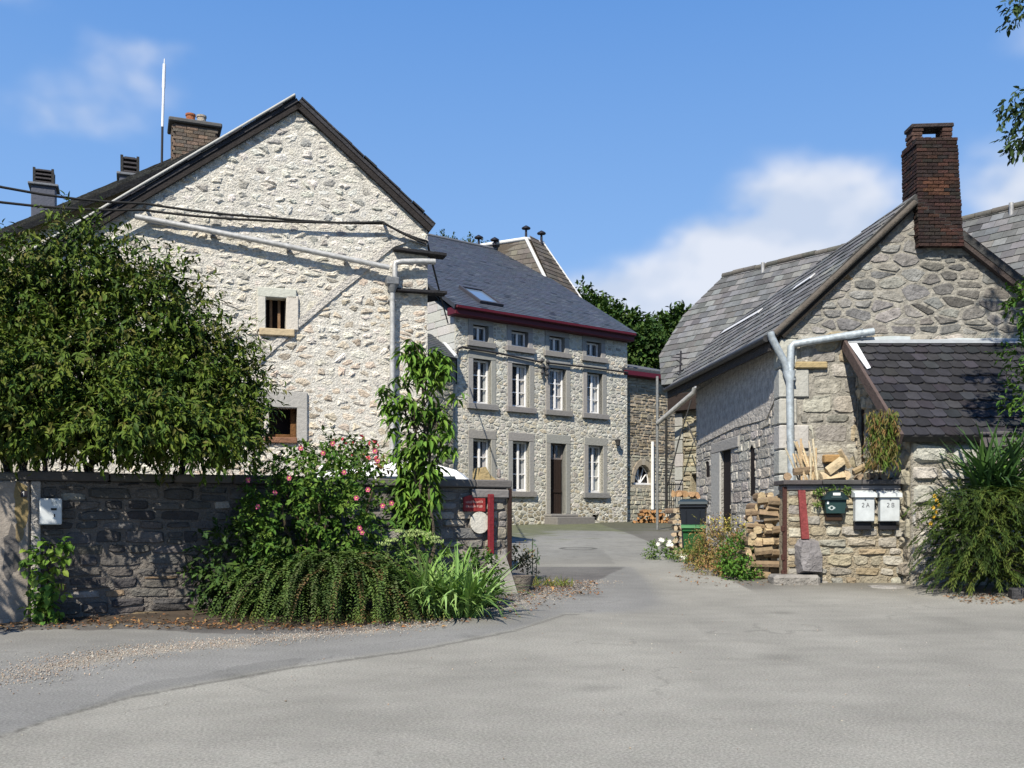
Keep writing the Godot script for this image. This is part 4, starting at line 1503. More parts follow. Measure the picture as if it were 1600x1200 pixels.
# ---- the stone barn on the right, its wing and lean-to --------------------------------------------------------
func long_barn() -> void: # the long roof behind
	var h := thing("long_barn", gp(9.5, 27), "long old slate roof with wavy ridge rising behind the chimney gable, right", "barn")
	var r2 := px(1130, 432, 32)
	var r1 := px(1640, 313, 24.2)
	r1.y = r2.y
	var l := px(1036, 602, 30)
	var rd := (r1 - r2).normalized()
	var dn := l - r2
	dn -= rd * dn.dot(rd)
	l = r2 + dn
	var f := plane_frame(l, l + rd, r2)
	var ln := (r1 - r2).length() + 3.0
	var sl := dn.length()
	var o := PackedVector2Array()
	for p in [l, l + rd * ln, r2 + rd * ln, r2]: o.append(Vector2((p - f.o).dot(f.u), (p - f.o).dot(f.w)))
	o.insert(4, f.hit(1068, 493))
	o.insert(5, f.hit(1030, 556))
	var b := B.new()
	b.col = Color(.06, .06, .06)
	b.prism(f, o, -0.15, 0)
	var rf := part("roof", b, M.old_slate, h)
	slates(rf, f, o, 0.34, 0.27, Color(.172, .174, .176), 0.34, M.old_slate, 0.02, false, 290, 0.012)
	var fwd := Vector3(dn.x, 0, dn.z).normalized()
	var bk := B.new()
	bk.col = Color(.1, .1, .1)
	var fall := -fwd * 4.0 - Vector3(0, 3.8, 0)
	bk.quad(r1 + rd * 3, r2, r2 + fall, r1 + rd * 3 + fall)
	part("rear_slope", bk, M.old_slate, h)
	for i in 30: # ridge tiles
		var t := B.new()
		t.col = vary(Color(.14, .135, .12), 0.2)
		var a := r2 + rd * (ln * i / 30.0) + Vector3(0, rnd(0.01, 0.05), 0)
		t.tube([a, a + rd * (ln / 30.0 * 0.97)], 0.1, 7)
		part("ridge_tile", t, M.old_slate, h)
	var w := Fr.new()
	w.o = Vector3(l.x, 0, l.z) - fwd * 0.35; w.u = rd; w.w = Vector3.UP; w.n = fwd
	var top := l.y - 0.12
	var rect := Rect2(0.25, 1.0, ln - 0.5, top - 1.0)
	var hole := rect_px(w, 1080, 741, 1091, 768)
	var ww := wall(h, "front_wall", w, rect_poly(rect), [hole], 0.4, Color(.40, .36, .26), M.mortar)
	backing(h, w, hole, -0.3)
	var near_rect := Rect2(0.25, 1.0, 4.2, top - 1.75)
	var quoin := Rect2(0.25, 1.0, 0.32, top - 1.75)
	lay(ww, "stone", w, fit(courses(near_rect, 0.42, 0.13, 0.02), rect_poly(near_rect), [hole, quoin], 0.003), func(_p): return vary(pick([Color(.46, .41, .28), Color(.40, .375, .29), Color(.36, .31, .22), Color(.50, .46, .36)]), 0.16), M.stone, func(bb, p): return stone_shape(bb, w, p, 0.02, rnd(.015, .045), 0.025, 0.5, false))
	for i in 9:
		part("quoin", slab(w, Rect2(0.25, 1.0 + i * quoin.size.y / 9, 0.32 if i % 2 else 0.3, quoin.size.y / 9 - 0.015), -0.05, 0.05, vary(Color(.36, .355, .33), 0.1), 0.015), M.dressed, ww)
	var bm := slab(w, Rect2(0.1, top - 0.72, 2.4, 0.55), -0.1, 0.22, Color(.045, .032, .028), 0.02)
	part("eaves_band", bm, M.timber, h)  # dark band across the wall top, under the eave
	var ew := B.new()
	ew.col = Color(.3, .28, .22)
	var g := Fr.new()
	g.o = w.o - fwd * 5.6 + rd * 0.25; g.u = fwd; g.w = Vector3.UP; g.n = -rd
	ew.prism(g, PackedVector2Array([Vector2(0, 1), Vector2(5.6, 1), Vector2(5.6, top - 0.2), Vector2(2.85, r2.y - 0.35), Vector2(0, top - 0.2)]), -0.4, 0)
	part("end_wall", ew, M.mortar, h)
	# small vent pipes in the roof
	for q in [[1192, 425], [1580, 335]]:
		var v := B.new()
		v.col = Color(.5, .5, .5)
		var a := f.at(f.hit(q[0], q[1]))
		v.tube([a - Vector3(0, .2, 0), a + Vector3(0, .3, 0)], 0.06, 8)
		part("roof_vent", v, M.zinc, h)
	var am := B.new() # tangle of aerials on the lower corner of the roof
	am.col = Color(.035, .035, .04)
	var a0 := f.at(f.hit(1062, 600))
	am.tube([a0, a0 + Vector3(0.02, 1.0, 0.1)], 0.03, 6)
	for k in 7: am.tube([a0 + Vector3(rnd(-.25, .25), 0.1 + k * 0.13, rnd(-.2, .2)), a0 + Vector3(rnd(-.3, .4), 0.2 + k * 0.13, rnd(-.2, .2))], 0.018, 5)
	solo("roof_bracket", am, M.rubber, "tangled dark iron bracket with wires on the barn roof's lower left corner", "bracket", "", a0)
	# the sloping pipe and the downpipe it joins
	var dp := thing("rain_pipe", w.at(Vector2(0, 1.1), 0.2), "pale sloping rain pipe from the barn eave meeting a grey downpipe beside the outbuilding", "pipe")
	var p1 := B.new()
	p1.col = Color(.30, .31, .31)
	var tp := px(1027, 588, 29.9)
	p1.tube([Vector3(tp.x, gy(30), tp.z), tp], 0.045, 8)
	part("downpipe", p1, M.zinc, dp)
	var p2 := B.new()
	p2.col = Color(.62, .62, .60)
	p2.tube([px(1028, 661, 29.86), px(1076, 620, 28.75), px(1084, 613, 28.6), px(1086, 604, 28.5)], 0.075, 8)
	part("sloping_pipe", p2, M.zinc, dp)
	var bp := B.new()
	bp.col = Color(.03, .03, .03)
	bp.tube([px(1041, 800, 29.6), px(1041, 655, 29.6)], 0.04, 7)
	part("black_pipe", bp, M.plastic, dp)
	var lw := B.new()
	lw.col = Color(.05, .05, .05)
	lw.tube([px(1080, 625, 28.5), px(1060, 690, 28.8), px(1043, 760, 29.4)], 0.022, 5)
	lw.tube([px(1074, 660, 28.6), px(1088, 697, 28.2)], 0.02, 5)
	part("stay_wire", lw, M.rubber, dp)

func stone_barn() -> void:
	var f := wall_frame(1222, 16.0, 1700, 16.0)
	var h := thing("stone_barn", gp(7.0, 16.5), "grey stone barn gable with leaning brick chimney on top, right", "barn")
	var le := f.hit(1222, 512)
	var ap := f.hit(1432, 316)
	var re := f.hit(1700, 527)
	var bv := 0.5
	var outline := PackedVector2Array([Vector2(0, bv), Vector2(re.x, bv), re, ap, Vector2(0, le.y)])
	var gw := wall(h, "gable_wall", f, outline, [], 0.5, Color(.37, .355, .315), M.weathered)
	var quoins := []
	var y := bv
	var i := 0
	while y < le.y - 0.2:
		var qh := rnd(0.36, 0.52)
		if y + qh > le.y - 0.05: qh = le.y - 0.05 - y
		quoins.append(Rect2(0.0, y, 0.50 if i % 2 else 0.30, qh))
		y += qh
		i += 1
	var lt := f.hit(1240, 570)
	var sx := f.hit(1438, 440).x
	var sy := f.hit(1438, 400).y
	var color := func(p: Vector2) -> Color:
		var r := R.randf()
		if r < 0.015: return vary(Color(.34, .25, .15), 0.15)
		if p.y > lt.y + 0.55:
			var dark_tone := 0.62 if p.x > sx and p.y < sy + (p.x - sx) * 0.1 and R.randf() < 0.8 else 1.0  # most stones below and right of the chimney coloured darker
			if r < 0.3: return vary(Color(.235, .232, .228) * dark_tone, 0.15)
			return vary(Color(.325, .318, .30) * dark_tone, 0.14)
		if r < 0.14: return vary(Color(.40, .345, .24), 0.15)
		if r < 0.35: return vary(Color(.32, .31, .28), 0.15)
		return vary(Color(.47, .45, .395), 0.14)
	var upper := Rect2(0, lt.y + 0.5, re.x, ap.y - lt.y)
	var lower := Rect2(0, bv, 2.4, lt.y + 0.5 - bv)
	var cells := fit(rubble(upper, 0.31, 0.15, 0.24, 0.4), outline, quoins, 0.004)
	var low_poly := rect_poly(lower)
	cells.append_array(fit(courses(lower, 0.46, 0.24, 0.022), low_poly, quoins, 0.004))
	# keep the two fields from overlapping
	var kept := []
	for c in cells:
		var m := bounds(c).get_center()
		if m.y < upper.position.y or bounds(c).position.y >= upper.position.y - 0.001: kept.append(c)
		else:
			for q in Geometry2D.intersect_polygons(c, rect_poly(upper)): kept.append(q)
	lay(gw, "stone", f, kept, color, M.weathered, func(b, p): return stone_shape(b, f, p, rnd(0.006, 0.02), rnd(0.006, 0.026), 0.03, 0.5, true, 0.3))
	for q in quoins:
		part("quoin", slab(f, Rect2(q.position + Vector2(-0.06, 0.008), q.size - Vector2(0.0, 0.016)), -0.3, 0.045 + rnd(0, .012), vary(Color(.43, .425, .395), 0.1), 0.02), M.dressed, gw)
	# long wall towards the yard
	var s := wall_frame(1088, 22.3, 1222, 16.0)
	var L := (s.o - Vector3(422.0 / F * 16, 0, -16)).length()
	var top := 4.78
	var so := rect_poly(Rect2(0, 0.6, L, top - 0.6))
	var slit := rect_px(s, 1128, 597, 1138, 642)
	var door := rect_px(s, 1127, 702, 1142, 830)
	var slot := rect_px(s, 1172, 693, 1180, 775)
	var small := rect_px(s, 1103, 719, 1109, 746)
	var holes := [slit, door, slot, small]
	var sw := wall(h, "side_wall", s, so, holes, 0.45, Color(.36, .35, .33), M.mortar)
	var jamb := Rect2(door.position.x - 0.75, door.position.y, 0.75, door.size.y)
	var lint := Rect2(door.position.x - 0.75, door.end.y, door.size.x + 1.4, 0.22)
	var ren := pts(s, [[1091, 612], [1222, 525], [1222, 600], [1199, 655], [1150, 668], [1092, 696]])
	var used := holes.duplicate()
	used.append(jamb); used.append(lint)
	var all := fit(courses(Rect2(0, 0.6, L, top - 0.6), 0.5, 0.19, 0.025), so, used, 0.003)
	var sc := []
	for c in all:
		if Geometry2D.intersect_polygons(c, ren).is_empty(): sc.append(c)
		else:
			for q in Geometry2D.clip_polygons(c, ren):
				if not Geometry2D.is_polygon_clockwise(q) and area(q) > 0.003: sc.append(q)
	lay(sw, "stone", s, sc, func(_p): return vary(pick([Color(.58, .55, .50), Color(.62, .585, .52), Color(.52, .49, .45)]), 0.15), M.weathered, func(b, p): return stone_shape(b, s, p, 0.01, rnd(.004, .018), 0.03, 0.4, true, 0.35))
	var rb := B.new()
	rb.col = Color(.60, .565, .52)
	for p in Geometry2D.clip_polygons(ren, rect_poly(slit)):
		if not Geometry2D.is_polygon_clockwise(p): rb.prism(s, p, -0.02, 0.022)
	part("cement_render", rb, M.weathered, sw)
	part("jamb", slab(s, jamb, -0.2, 0.035, Color(.40, .40, .385)), M.dressed, h)
	part("lintel", slab(s, lint, -0.2, 0.04, Color(.33, .325, .31)), M.dressed, h)
	for r in holes: backing(h, s, r, -0.012 if r != door else -0.05)
	# roof strip of the near slope
	var e1 := px(1203, 523, 15.84)
	var e2 := px(1043, 606, 23.4)
	var n1 := px(1431, 303, 15.84)
	var rf := plane_frame(e2, e1, n1)
	var up := rf.hit(1126, 520)
	var ro := PackedVector2Array([Vector2.ZERO, Vector2((e1 - e2).dot(rf.u), 0), Vector2((n1 - rf.o).dot(rf.u), (n1 - rf.o).dot(rf.w)), up])
	var b := B.new()
	b.col = Color(.045, .045, .045)
	b.prism(rf, ro, -0.11, 0)
	var roof := part("roof", b, M.old_slate, h)
	slates(roof, rf, ro, 0.32, 0.24, Color(.172, .174, .176), 0.34, M.old_slate, 0.014, false, 290, 0.012)
	for q in [[1130, 521, 1190, 487], [1242, 453, 1272, 433]]: # pale lead let into the slope
		var a := rf.hit(q[0], q[1])
		var d := rf.hit(q[2], q[3])
		var lf := B.new()
		lf.col = Color(.62, .62, .62)
		var k := (d - a).orthogonal().normalized() * 0.07
		lf.prism(rf, PackedVector2Array([a - k, d - k, d + k, a + k]) if (d - a).cross(k) > 0 else PackedVector2Array([a + k, d + k, d - k, a - k]), 0.03, 0.045)
		part("lead_strip", lf, M.lead, roof)
	var gt := B.new() # eaves gutter
	gt.col = Color(.06, .06, .065)
	gt.tube([e1 + Vector3(-.06, -.06, 0), e2 + Vector3(-.06, -.06, 0)], 0.06, 8)
	var fb := B.new()
	fb.col = Color(.07, .06, .055)
	fb.hexa([e1 + Vector3(.0, -.26, 0), e1 + Vector3(.04, -.26, 0), e2 + Vector3(.04, -.26, 0), e2 + Vector3(.0, -.26, 0), e1 + Vector3(.0, -.0, 0), e1 + Vector3(.04, -.0, 0), e2 + Vector3(.04, -.0, 0), e2 + Vector3(.0, -.0, 0)])
	part("eaves_board", fb, M.timber, h)
	part("gutter", gt, M.zinc, h)
	# the other slope
	var r1 := Vector3(re.x + f.o.x + 0.2, f.at(re).y - 0.1, -15.84)
	var lenb := Vector3(-0.43, 0, -9.0)
	var rf2 := plane_frame(r1, r1 + lenb, n1)
	var ro2 := PackedVector2Array()
	for p in [r1, r1 + lenb, n1 + lenb, n1]: ro2.append(Vector2((p - rf2.o).dot(rf2.u), (p - rf2.o).dot(rf2.w)))
	var b2 := B.new()
	b2.col = Color(.06, .06, .06)
	b2.prism(rf2, ro2, -0.11, 0)
	part("far_slope", b2, M.old_slate, h)
	# barge timbers under both verges
	var bt := B.new()
	bt.col = Color(.13, .115, .10)
	bt.tube([px(1210, 522, 15.86), px(1300, 437, 15.86), px(1430, 316, 15.86)], 0.055, 8)
	part("verge_pole", bt, M.timber, h)
	var bd := B.new()
	bd.col = Color(.03, .025, .022)
	bd.prism(f, pts(f, [[1210, 517], [1425, 310], [1432, 322], [1222, 530]]), 0.03, 0.11)
	part("verge_board", bd, M.timber, h)
	var b3 := B.new()
	b3.col = Color(.075, .06, .055)
	b3.prism(f, pts(f, [[1500, 364], [1712, 530], [1706, 552], [1500, 388]]), 0.04, 0.15)
	part("verge_board", b3, M.timber, h)
	# back wall
	var bk := B.new()
	bk.col = Color(.3, .29, .26)
	bk.prism(f, PackedVector2Array([Vector2(0, bv), Vector2(re.x, bv), re, ap, Vector2(0, le.y)]), -7.0, -6.6)
	bk.prism(f, rect_poly(Rect2(re.x - 0.4, bv, 0.4, re.y - bv)), -6.6, -0.5)
	part("back_wall", bk, M.mortar, h)
	# pipes on the corner
	var pale := Color(.56, .63, .68)
	var fp := func(x: float, yy: float, z: float) -> Vector3: return f.at(f.hit(x, yy, z), z)
	var p1 := B.new()
	p1.col = pale
	p1.tube([fp.call(1204, 519, .25), fp.call(1206, 528, .25), fp.call(1226, 566, .15), fp.call(1232, 590, .14)], 0.06, 10)
	part("branch_pipe", p1, M.zinc, h)
	var p2 := B.new()
	p2.col = pale
	p2.tube([fp.call(1365, 518, .14), fp.call(1300, 528, .14), fp.call(1240, 538, .14), fp.call(1236, 542, .14), fp.call(1235, 560, .14), fp.call(1234, 585, .14)], 0.062, 10)
	part("gutter_pipe", p2, M.zinc, h)
	var p3 := B.new()
	p3.col = pale
	p3.tube([fp.call(1233, 580, .14), fp.call(1234, 596, .14), fp.call(1235, 680, .14), fp.call(1237, 745, .14), fp.call(1238, 830, .14)], [0.11, 0.062, 0.062, 0.062, 0.062], 10)
	part("downpipe", p3, M.zinc, h)
	for q in [[1234, 594], [1344, 522], [1236, 690]]:
		var k := B.new()
		k.col = Color(.3, .33, .36)
		k.cbox(f.at(f.hit(q[0], q[1], .08), 0.08), Vector3(0.15, 0.035, 0.2) if q[0] < 1300 else Vector3(0.035, 0.15, 0.2), 0.006, f.basis())
		part("pipe_bracket", k, M.zinc, h)
	# wooden lintel stone and a ledge, as in the wall
	part("ledge_stone", slab(f, rect_px(f, 1241, 566, 1291, 577), -0.05, 0.09, Color(.36, .285, .16), 0.02), M.dressed, gw)
	part("ledge_stone", slab(f, rect_px(f, 1284, 711, 1316, 724), -0.05, 0.16, Color(.36, .225, .10), 0.02), M.dressed, gw)
	# chimney: leaning, brick by brick
	var st := B.new()
	st.col = Color(.075, .055, .048)
	var c0 := px(1471, 385, 15.83)
	var c1 := px(1464, 214, 15.83)
	var wd := 0.86
	var dp := 0.62
	var n := 30
	st.tube([c0 - Vector3(0, -.1, .33), c1 - Vector3(0, 0.45, .33)], 0.27, 4)
	var ch := part("chimney", st, M.brick, h)
	ch.set_meta("label", "leaning smoke-stained brick chimney with an opening under its cap")
	var ax := (c1 - c0).normalized()
	var cbs := Basis(Vector3(1, 0, 0), ax, Vector3(0, 0, 1)).orthonormalized()
	var step := (c1 - c0).length() / n
	for j in n:
		var o := c0.lerp(c1, (j + 0.5) / n) + Vector3(rnd(-.008, .008), 0, -dp / 2)
		var wj := lerpf(0.75, 0.68, float(j) / n)
		for side in 4:
			var len2: float = wj if side % 2 == 0 else dp
			var k := 4 if side % 2 == 0 else 3
			var sh := 0.5 if (j + side) % 2 else 0.0
			var xx := -len2 / 2
			var m := 0
			while xx < len2 / 2 - 0.02:
				var bw := len2 / k * (0.5 if m == 0 and sh > 0 else 1.0)
				bw = minf(bw, len2 / 2 - xx)
				var bb := B.new()
				var dark_tone := R.randf()
				bb.col = vary(Color(.042, .026, .024) if dark_tone < 0.55 else (Color(.068, .035, .029) if dark_tone < 0.82 else Color(.035, .028, .027)), 0.25)
				if side == 0 and absf(xx + 0.12) < 0.16 and j > n * 0.45 and j < n * 0.62: bb.col = vary(Color(.10, .048, .032), 0.25)
				var ang := side * PI / 2
				var bas := cbs * Basis(Vector3.UP, ang)
				var off := bas * Vector3(xx + bw / 2, 0, (dp if side % 2 == 0 else wj) / 2 - 0.055 + rnd(-.005, .005))
				bb.cbox(o + off, Vector3(bw - 0.009, step - 0.008, 0.11), 0.005, bas)
				part("brick", bb, M.brick, ch)
				xx += bw
				m += 1
	# piers and cap round the opening at the top
	var tc := c1 + Vector3(0, 0, -dp / 2)
	for q in [[-0.245, 0.18], [0.25, 0.17]]:
		for j in 3:
			var bb := B.new()
			bb.col = vary(Color(.10, .06, .05), 0.25)
			bb.cbox(tc + cbs * Vector3(q[0] + rnd(-.01, .01), 0.045 + j * 0.075, 0), Vector3(q[1], 0.066, 0.28), 0.008, cbs)
			part("brick", bb, M.brick, ch)
	var cp := B.new()
	cp.col = Color(.07, .055, .055)
	cp.cbox(tc + cbs * Vector3(0.0, 0.26, 0), Vector3(0.71, 0.07, 0.32), 0.012, cbs * Basis(Vector3.BACK, 0.03))
	part("chimney_cap", cp, M.brick, ch)
	var lb := B.new()
	lb.col = Color(.08, .055, .05)
	lb.cbox(tc + cbs * Vector3(-0.05, 0.05, 0), Vector3(0.12, 0.07, 0.2), 0.01, cbs)
	part("brick", lb, M.brick, ch)

func lean_to() -> void:
	var h := thing("slate_lean_to", gp(7.4, 14.8), "lean-to shed with scalloped dark slate roof and pale stone front, below the chimney gable", "shed")
	var X := 5.53
	var top := Vector3(X, px(1320, 535, 15.95).y, -15.93)
	var bot := Vector3(X, px(1405, 682, 13.6).y, -13.6)
	var W := 5.2
	var f := plane_frame(bot, bot + Vector3(1, 0, 0), top)
	var sl := (top - bot).length()
	var ro := rect_poly(Rect2(0, 0, W, sl))
	var b := B.new()
	b.col = Color(.03, .03, .03)
	b.prism(f, ro, -0.09, 0)
	var rf := part("roof", b, M.slate, h)
	slates(rf, f, ro, 0.21, 0.25, Color(.036, .036, .042), 0.36, M.old_slate, 0.026, true, 290, 0.022)
	var vb := B.new()
	vb.col = Color(.12, .09, .08)
	vb.prism(f, rect_poly(Rect2(-0.05, -0.03, 0.05, sl + 0.05)), -0.11, 0.06)
	part("verge_board", vb, M.timber, h)
	var apron := B.new()
	apron.col = Color(.30, .325, .35)
	apron.prism(f, rect_poly(Rect2(0.02, sl - 0.11, W - 0.02, 0.13)), 0.036, 0.042)
	part("lead_apron", apron, M.lead, h)
	var fl := B.new()
	fl.col = Color(.64, .66, .68)
	fl.prism(f, pts(f, [[1324, 538], [1337, 538], [1360, 578], [1354, 580]]), 0.03, 0.042)
	part("verge_flashing", fl, M.lead, h)
	var g := wall_frame(1222, 15.93, 1700, 15.93)
	var wob := []
	for i in 15: # lead flashing along the wall
		var x := 1322.0 + i * 25
		var q := B.new()
		q.col = vary(Color(.50, .54, .57), 0.06)
		var hh: float = [4.0, 9.0, 11.0, 12.0, 6.0, 5.0, 7.0, 9.0, 8.0, 9.0, 8.5, 8.0, 8.0, 7.0, 6.0, 6.0][i]
		var h2: float = [9.0, 11.0, 12.0, 11.0, 5.0, 7.0, 9.0, 8.0, 9.0, 8.5, 8.0, 8.0, 7.0, 6.0, 6.0, 6.0][i]
		q.prism(g, pts(g, [[x, 537 - i * 0.3], [x + 24.95, 537 - i * 0.3], [x + 24.95, 537 - h2], [x, 537 - hh]]), -0.03, 0.012)
		part("lead_flashing", q, M.lead, h)
	# front wall of big pale blocks
	var w := Fr.new()
	w.o = Vector3(5.74, 0, -13.80); w.u = Vector3.RIGHT; w.w = Vector3.UP; w.n = Vector3.BACK
	var r := Rect2(0, 0.4, W - 0.1, bot.y + 0.05 - 0.4)
	var fw := wall(h, "front_wall", w, rect_poly(r), [], 0.35, Color(.33, .31, .27), M.mortar)
	var vis := Rect2(0, 0.4, 2.2, r.size.y)
	lay(fw, "stone", w, fit(courses(vis, 0.52, 0.34, 0.03), rect_poly(vis), [], 0.004), func(p): return vary(Color(.52, .505, .46) if p.y > 1.2 else Color(.42, .405, .36), 0.14), M.stone, func(bb, p): return stone_shape(bb, w, p, 0.035, rnd(.02, .06), 0.05, 0.6))
	part("wall_plate", slab(w, Rect2(-0.05, bot.y + 0.06, W - 0.3, 0.07), -0.2, 0.04, Color(.04, .033, .03)), M.timber, h)
	for i in 5:
		part("hanging_slate", slab(w, Rect2(0.9 + i * 0.24, bot.y - 0.16 + rnd(-.02, .02), 0.225, 0.22), 0.17, 0.19 + i * 0.002, vary(Color(.10, .095, .10), 0.2), 0.006), M.slate, h)
	# rough side wall
	var s := Fr.new()
	s.o = Vector3(5.735, 0, -15.98); s.u = Vector3.BACK; s.w = Vector3.UP; s.n = Vector3.LEFT
	var so := PackedVector2Array([Vector2(0, 0.5), Vector2(2.16, 0.5), Vector2(2.16, bot.y + 0.08), Vector2(0, top.y - 0.12)])
	var hole := Rect2(0.06, 2.2, 0.3, 1.3)
	var sw := wall(h, "side_wall", s, so, [hole], 0.35, Color(.34, .31, .25), M.mortar)
	backing(h, s, hole, -0.06)
	lay(sw, "stone", s, fit(rubble(bounds(so), 0.3, 0.2, 0.15), so, [hole], 0.003), func(_p): return vary(Color(.40, .36, .285), 0.2), M.stone, func(bb, p): return stone_shape(bb, s, p, 0.03, rnd(.02, .06), 0.04, 0.7))
	# dry tuft growing down the verge
	var L := Leaves.new()
	var base := px(1388, 672, 13.75)
	for i in 420:
		var q := base + Vector3(rnd(-.26, .12), rnd(-.46, .3), rnd(-.15, .12))
		spray(L, q, (rv() + Vector3(-.4, -.5, .5)).normalized(), rnd(.1, .22), 4, 0.085, 1.2, [Color(.12, .10, .035), Color(.13, .13, .04), Color(.08, .10, .025), Color(.07, .11, .02), Color(.15, .10, .04)])
	var t := thing("dry_fern", base, "brownish green fern tuft hanging from the lower left corner of the lean-to roof", "plant")
	foliage(t, "fronds", L, leaf_shape(0.22, 0.4), M.leaf, base)

# ---- the two roadside walls and what hangs on them ------------------------------------------------------------
func lettering(parent: Node3D, s: String, at: Vector3, bas: Basis, height: float, c: Color, called := "lettering") -> void:
	var tm := TextMesh.new()
	var fo := SystemFont.new()
	fo.font_names = PackedStringArray(["Droid Sans"])
	tm.font = fo
	tm.text = s
	tm.font_size = 32
	tm.pixel_size = height / 24.0
	tm.depth = 0.004
	var m := StandardMaterial3D.new()
	m.albedo_color = c.linear_to_srgb()
	m.roughness = 0.7
	tm.material = m
	var o := MeshInstance3D.new()
	o.mesh = tm
	o.transform = Transform3D(bas, at - O)
	put(o, parent, called)

func garden_wall() -> void:
	var f := wall_frame(-220, 9.72, 790, 13.3)
	var h := thing("garden_wall", gp(-2.6, 11.9), "dark weathered stone garden wall with slab coping, shaded by the big bush, left of the road", "wall")
	var e := f.hit(792, 800)
	var base := 0.36
	var top := f.hit(400, 757).y
	var r := Rect2(0, base, e.x, top - base)
	var pil := Rect2(f.hit(-6, 800).x, base, f.hit(46, 800).x - f.hit(-6, 800).x, top - base)
	var bond := Rect2(pil.end.x + 0.01, base, 0.10, top - base)
	var w := wall(h, "wall_core", f, rect_poly(r), [], 0.42, Color(.17, .155, .14), M.mortar)
	var xe := f.hit(690, 800).x
	lay(w, "stone", f, fit(courses(r, 0.34, 0.13, 0.02), rect_poly(r), [pil, bond], 0.003), func(p):
		var q := R.randf()
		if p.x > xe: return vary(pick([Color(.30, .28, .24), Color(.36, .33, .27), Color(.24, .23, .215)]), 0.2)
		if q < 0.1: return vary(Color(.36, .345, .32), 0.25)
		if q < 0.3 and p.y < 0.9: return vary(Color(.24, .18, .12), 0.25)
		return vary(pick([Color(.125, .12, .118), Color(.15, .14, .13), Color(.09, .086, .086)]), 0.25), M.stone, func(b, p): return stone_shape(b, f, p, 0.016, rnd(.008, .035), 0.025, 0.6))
	# coping slabs
	var x := -0.05
	while x < e.x - 0.02:
		var k := rnd(0.6, 1.0)
		k = minf(k, e.x + 0.06 - x)
		var b := slab(f, Rect2(x, top + rnd(0, .008), k - 0.012, 0.095 + rnd(-.01, .015)), -0.5, 0.085 + rnd(-.02, .02), vary(Color(.115, .11, .105), 0.2), 0.015)
		part("coping_slab", b, M.dressed, h)
		x += k
	# rendered pillar with lichen at the left end
	var p := slab(f, pil.grow_side(SIDE_TOP, -0.01), -0.4, 0.07, Color(.36, .32, .28), 0.02)
	var pl := part("rendered_pillar", p, M.worn_paint, h)
	for q in [[32, 775, 10, 26, Color(.29, .225, .11)], [34, 800, 9, 30, Color(.30, .23, .11)], [30, 830, 6, 22, Color(.27, .21, .12)], [18, 860, 13, 40, Color(.13, .125, .12)], [13, 880, 9, 30, Color(.15, .145, .14)]]:  # ochre lichen patches, then two dark grey ones
		var c := f.hit(q[0], q[1], .07)
		var lp := PackedVector2Array()
		for i in 12:
			var a := TAU * i / 12
			lp.append(c + Vector2(cos(a) * q[2], sin(a) * q[3]) / 1500.0 * 10.4 * rnd(.7, 1.15))
		var lb := B.new()
		lb.col = q[4]
		lb.prism(f, lp, 0.06, 0.0716 + rnd(0, .0016))
		part("pillar_patch", lb, M.worn_paint, pl)
	part("mortar_strip", slab(f, bond, -0.3, 0.045, Color(.42, .40, .38), 0.01), M.mortar, h)
	var gate := B.new() # angle iron and tail of the wall at the yard end
	gate.col = Color(.045, .025, .022)
	gate.cbox(f.at(Vector2(e.x + 0.025, (base + top) / 2 + 0.1), 0.03), Vector3(0.05, top - base - 0.2, 0.06), 0.006, f.basis())
	part("iron_post", gate, M.rust, h)
	part("lintel_slab", slab(f, Rect2(f.hit(734, 770).x, top - 0.14, e.x - f.hit(734, 770).x, 0.12), -0.1, 0.075, Color(.20, .19, .185), 0.015), M.dressed, h)
	# things fixed to it
	var plq := slab(f, rect_px(f, 32, 767, 42, 777), 0.07, 0.085, Color(.03, .025, .035), 0.003)
	var pq := solo("number_plaque", plq, M.paint, "tiny dark house number plaque reading 1 on the left pillar", "sign")
	O = pq.position
	lettering(pq, "1", f.at(f.hit(37, 772, .09), .088), f.basis(), 0.052, Color(.7, .7, .7))
	var mb := thing("wall_mailbox", f.at(f.hit(79, 800, .1), .05), "square white metal mailbox on the shaded left garden wall beside the pillar", "mailbox")
	var c0 := f.hit(62, 820, .18)
	var c1 := f.hit(97, 779, .18)
	part("box", slab(f, Rect2(c0, c1 - c0), 0.02, 0.18, Color(.62, .66, .68), 0.012), M.paint, mb)
	part("slot_label", slab(f, rect_px(f, 78, 794, 87, 797.5), 0.181, 0.185, Color(.03, .03, .03), 0.001), M.plastic, mb)
	part("keyhole", slab(f, rect_px(f, 82.5, 803, 84.5, 808), 0.181, 0.186, Color(.06, .06, .06), 0.001), M.zinc, mb)
	part("name_card", slab(f, rect_px(f, 79, 784, 87, 788), 0.181, 0.184, Color(.36, .40, .43), 0.001), M.paint, mb)
	# red post, sign and pale oval plate by the yard entrance
	var rp := B.new()
	rp.col = Color(.21, .022, .028)
	var a := f.hit(766.5, 866, .1)
	var d := f.hit(767.5, 772, .1)
	rp.cbox(f.at((a + d) / 2, 0.1), Vector3(0.085, d.y - a.y, 0.05), 0.01, f.basis())
	solo("red_post", rp, M.worn_paint, "upright red painted board at the yard end of the left wall, beside the oval plate", "post", "", f.at(a, .1))
	var rs := thing("red_sign", f.at(f.hit(737, 800, .06), .05), "small red sign with faded white lettering on the left wall above the oval plate", "sign")
	var sr := rect_px(f, 721, 774, 755, 799)
	var ar := pts(f, [[721, 799], [755, 799], [755, 777], [746, 774], [730, 774], [721, 777]])
	var sb := B.new()
	sb.col = Color(.30, .035, .035)
	sb.prism(f, ar, 0.05, 0.064)
	part("panel", sb, M.worn_paint, rs)
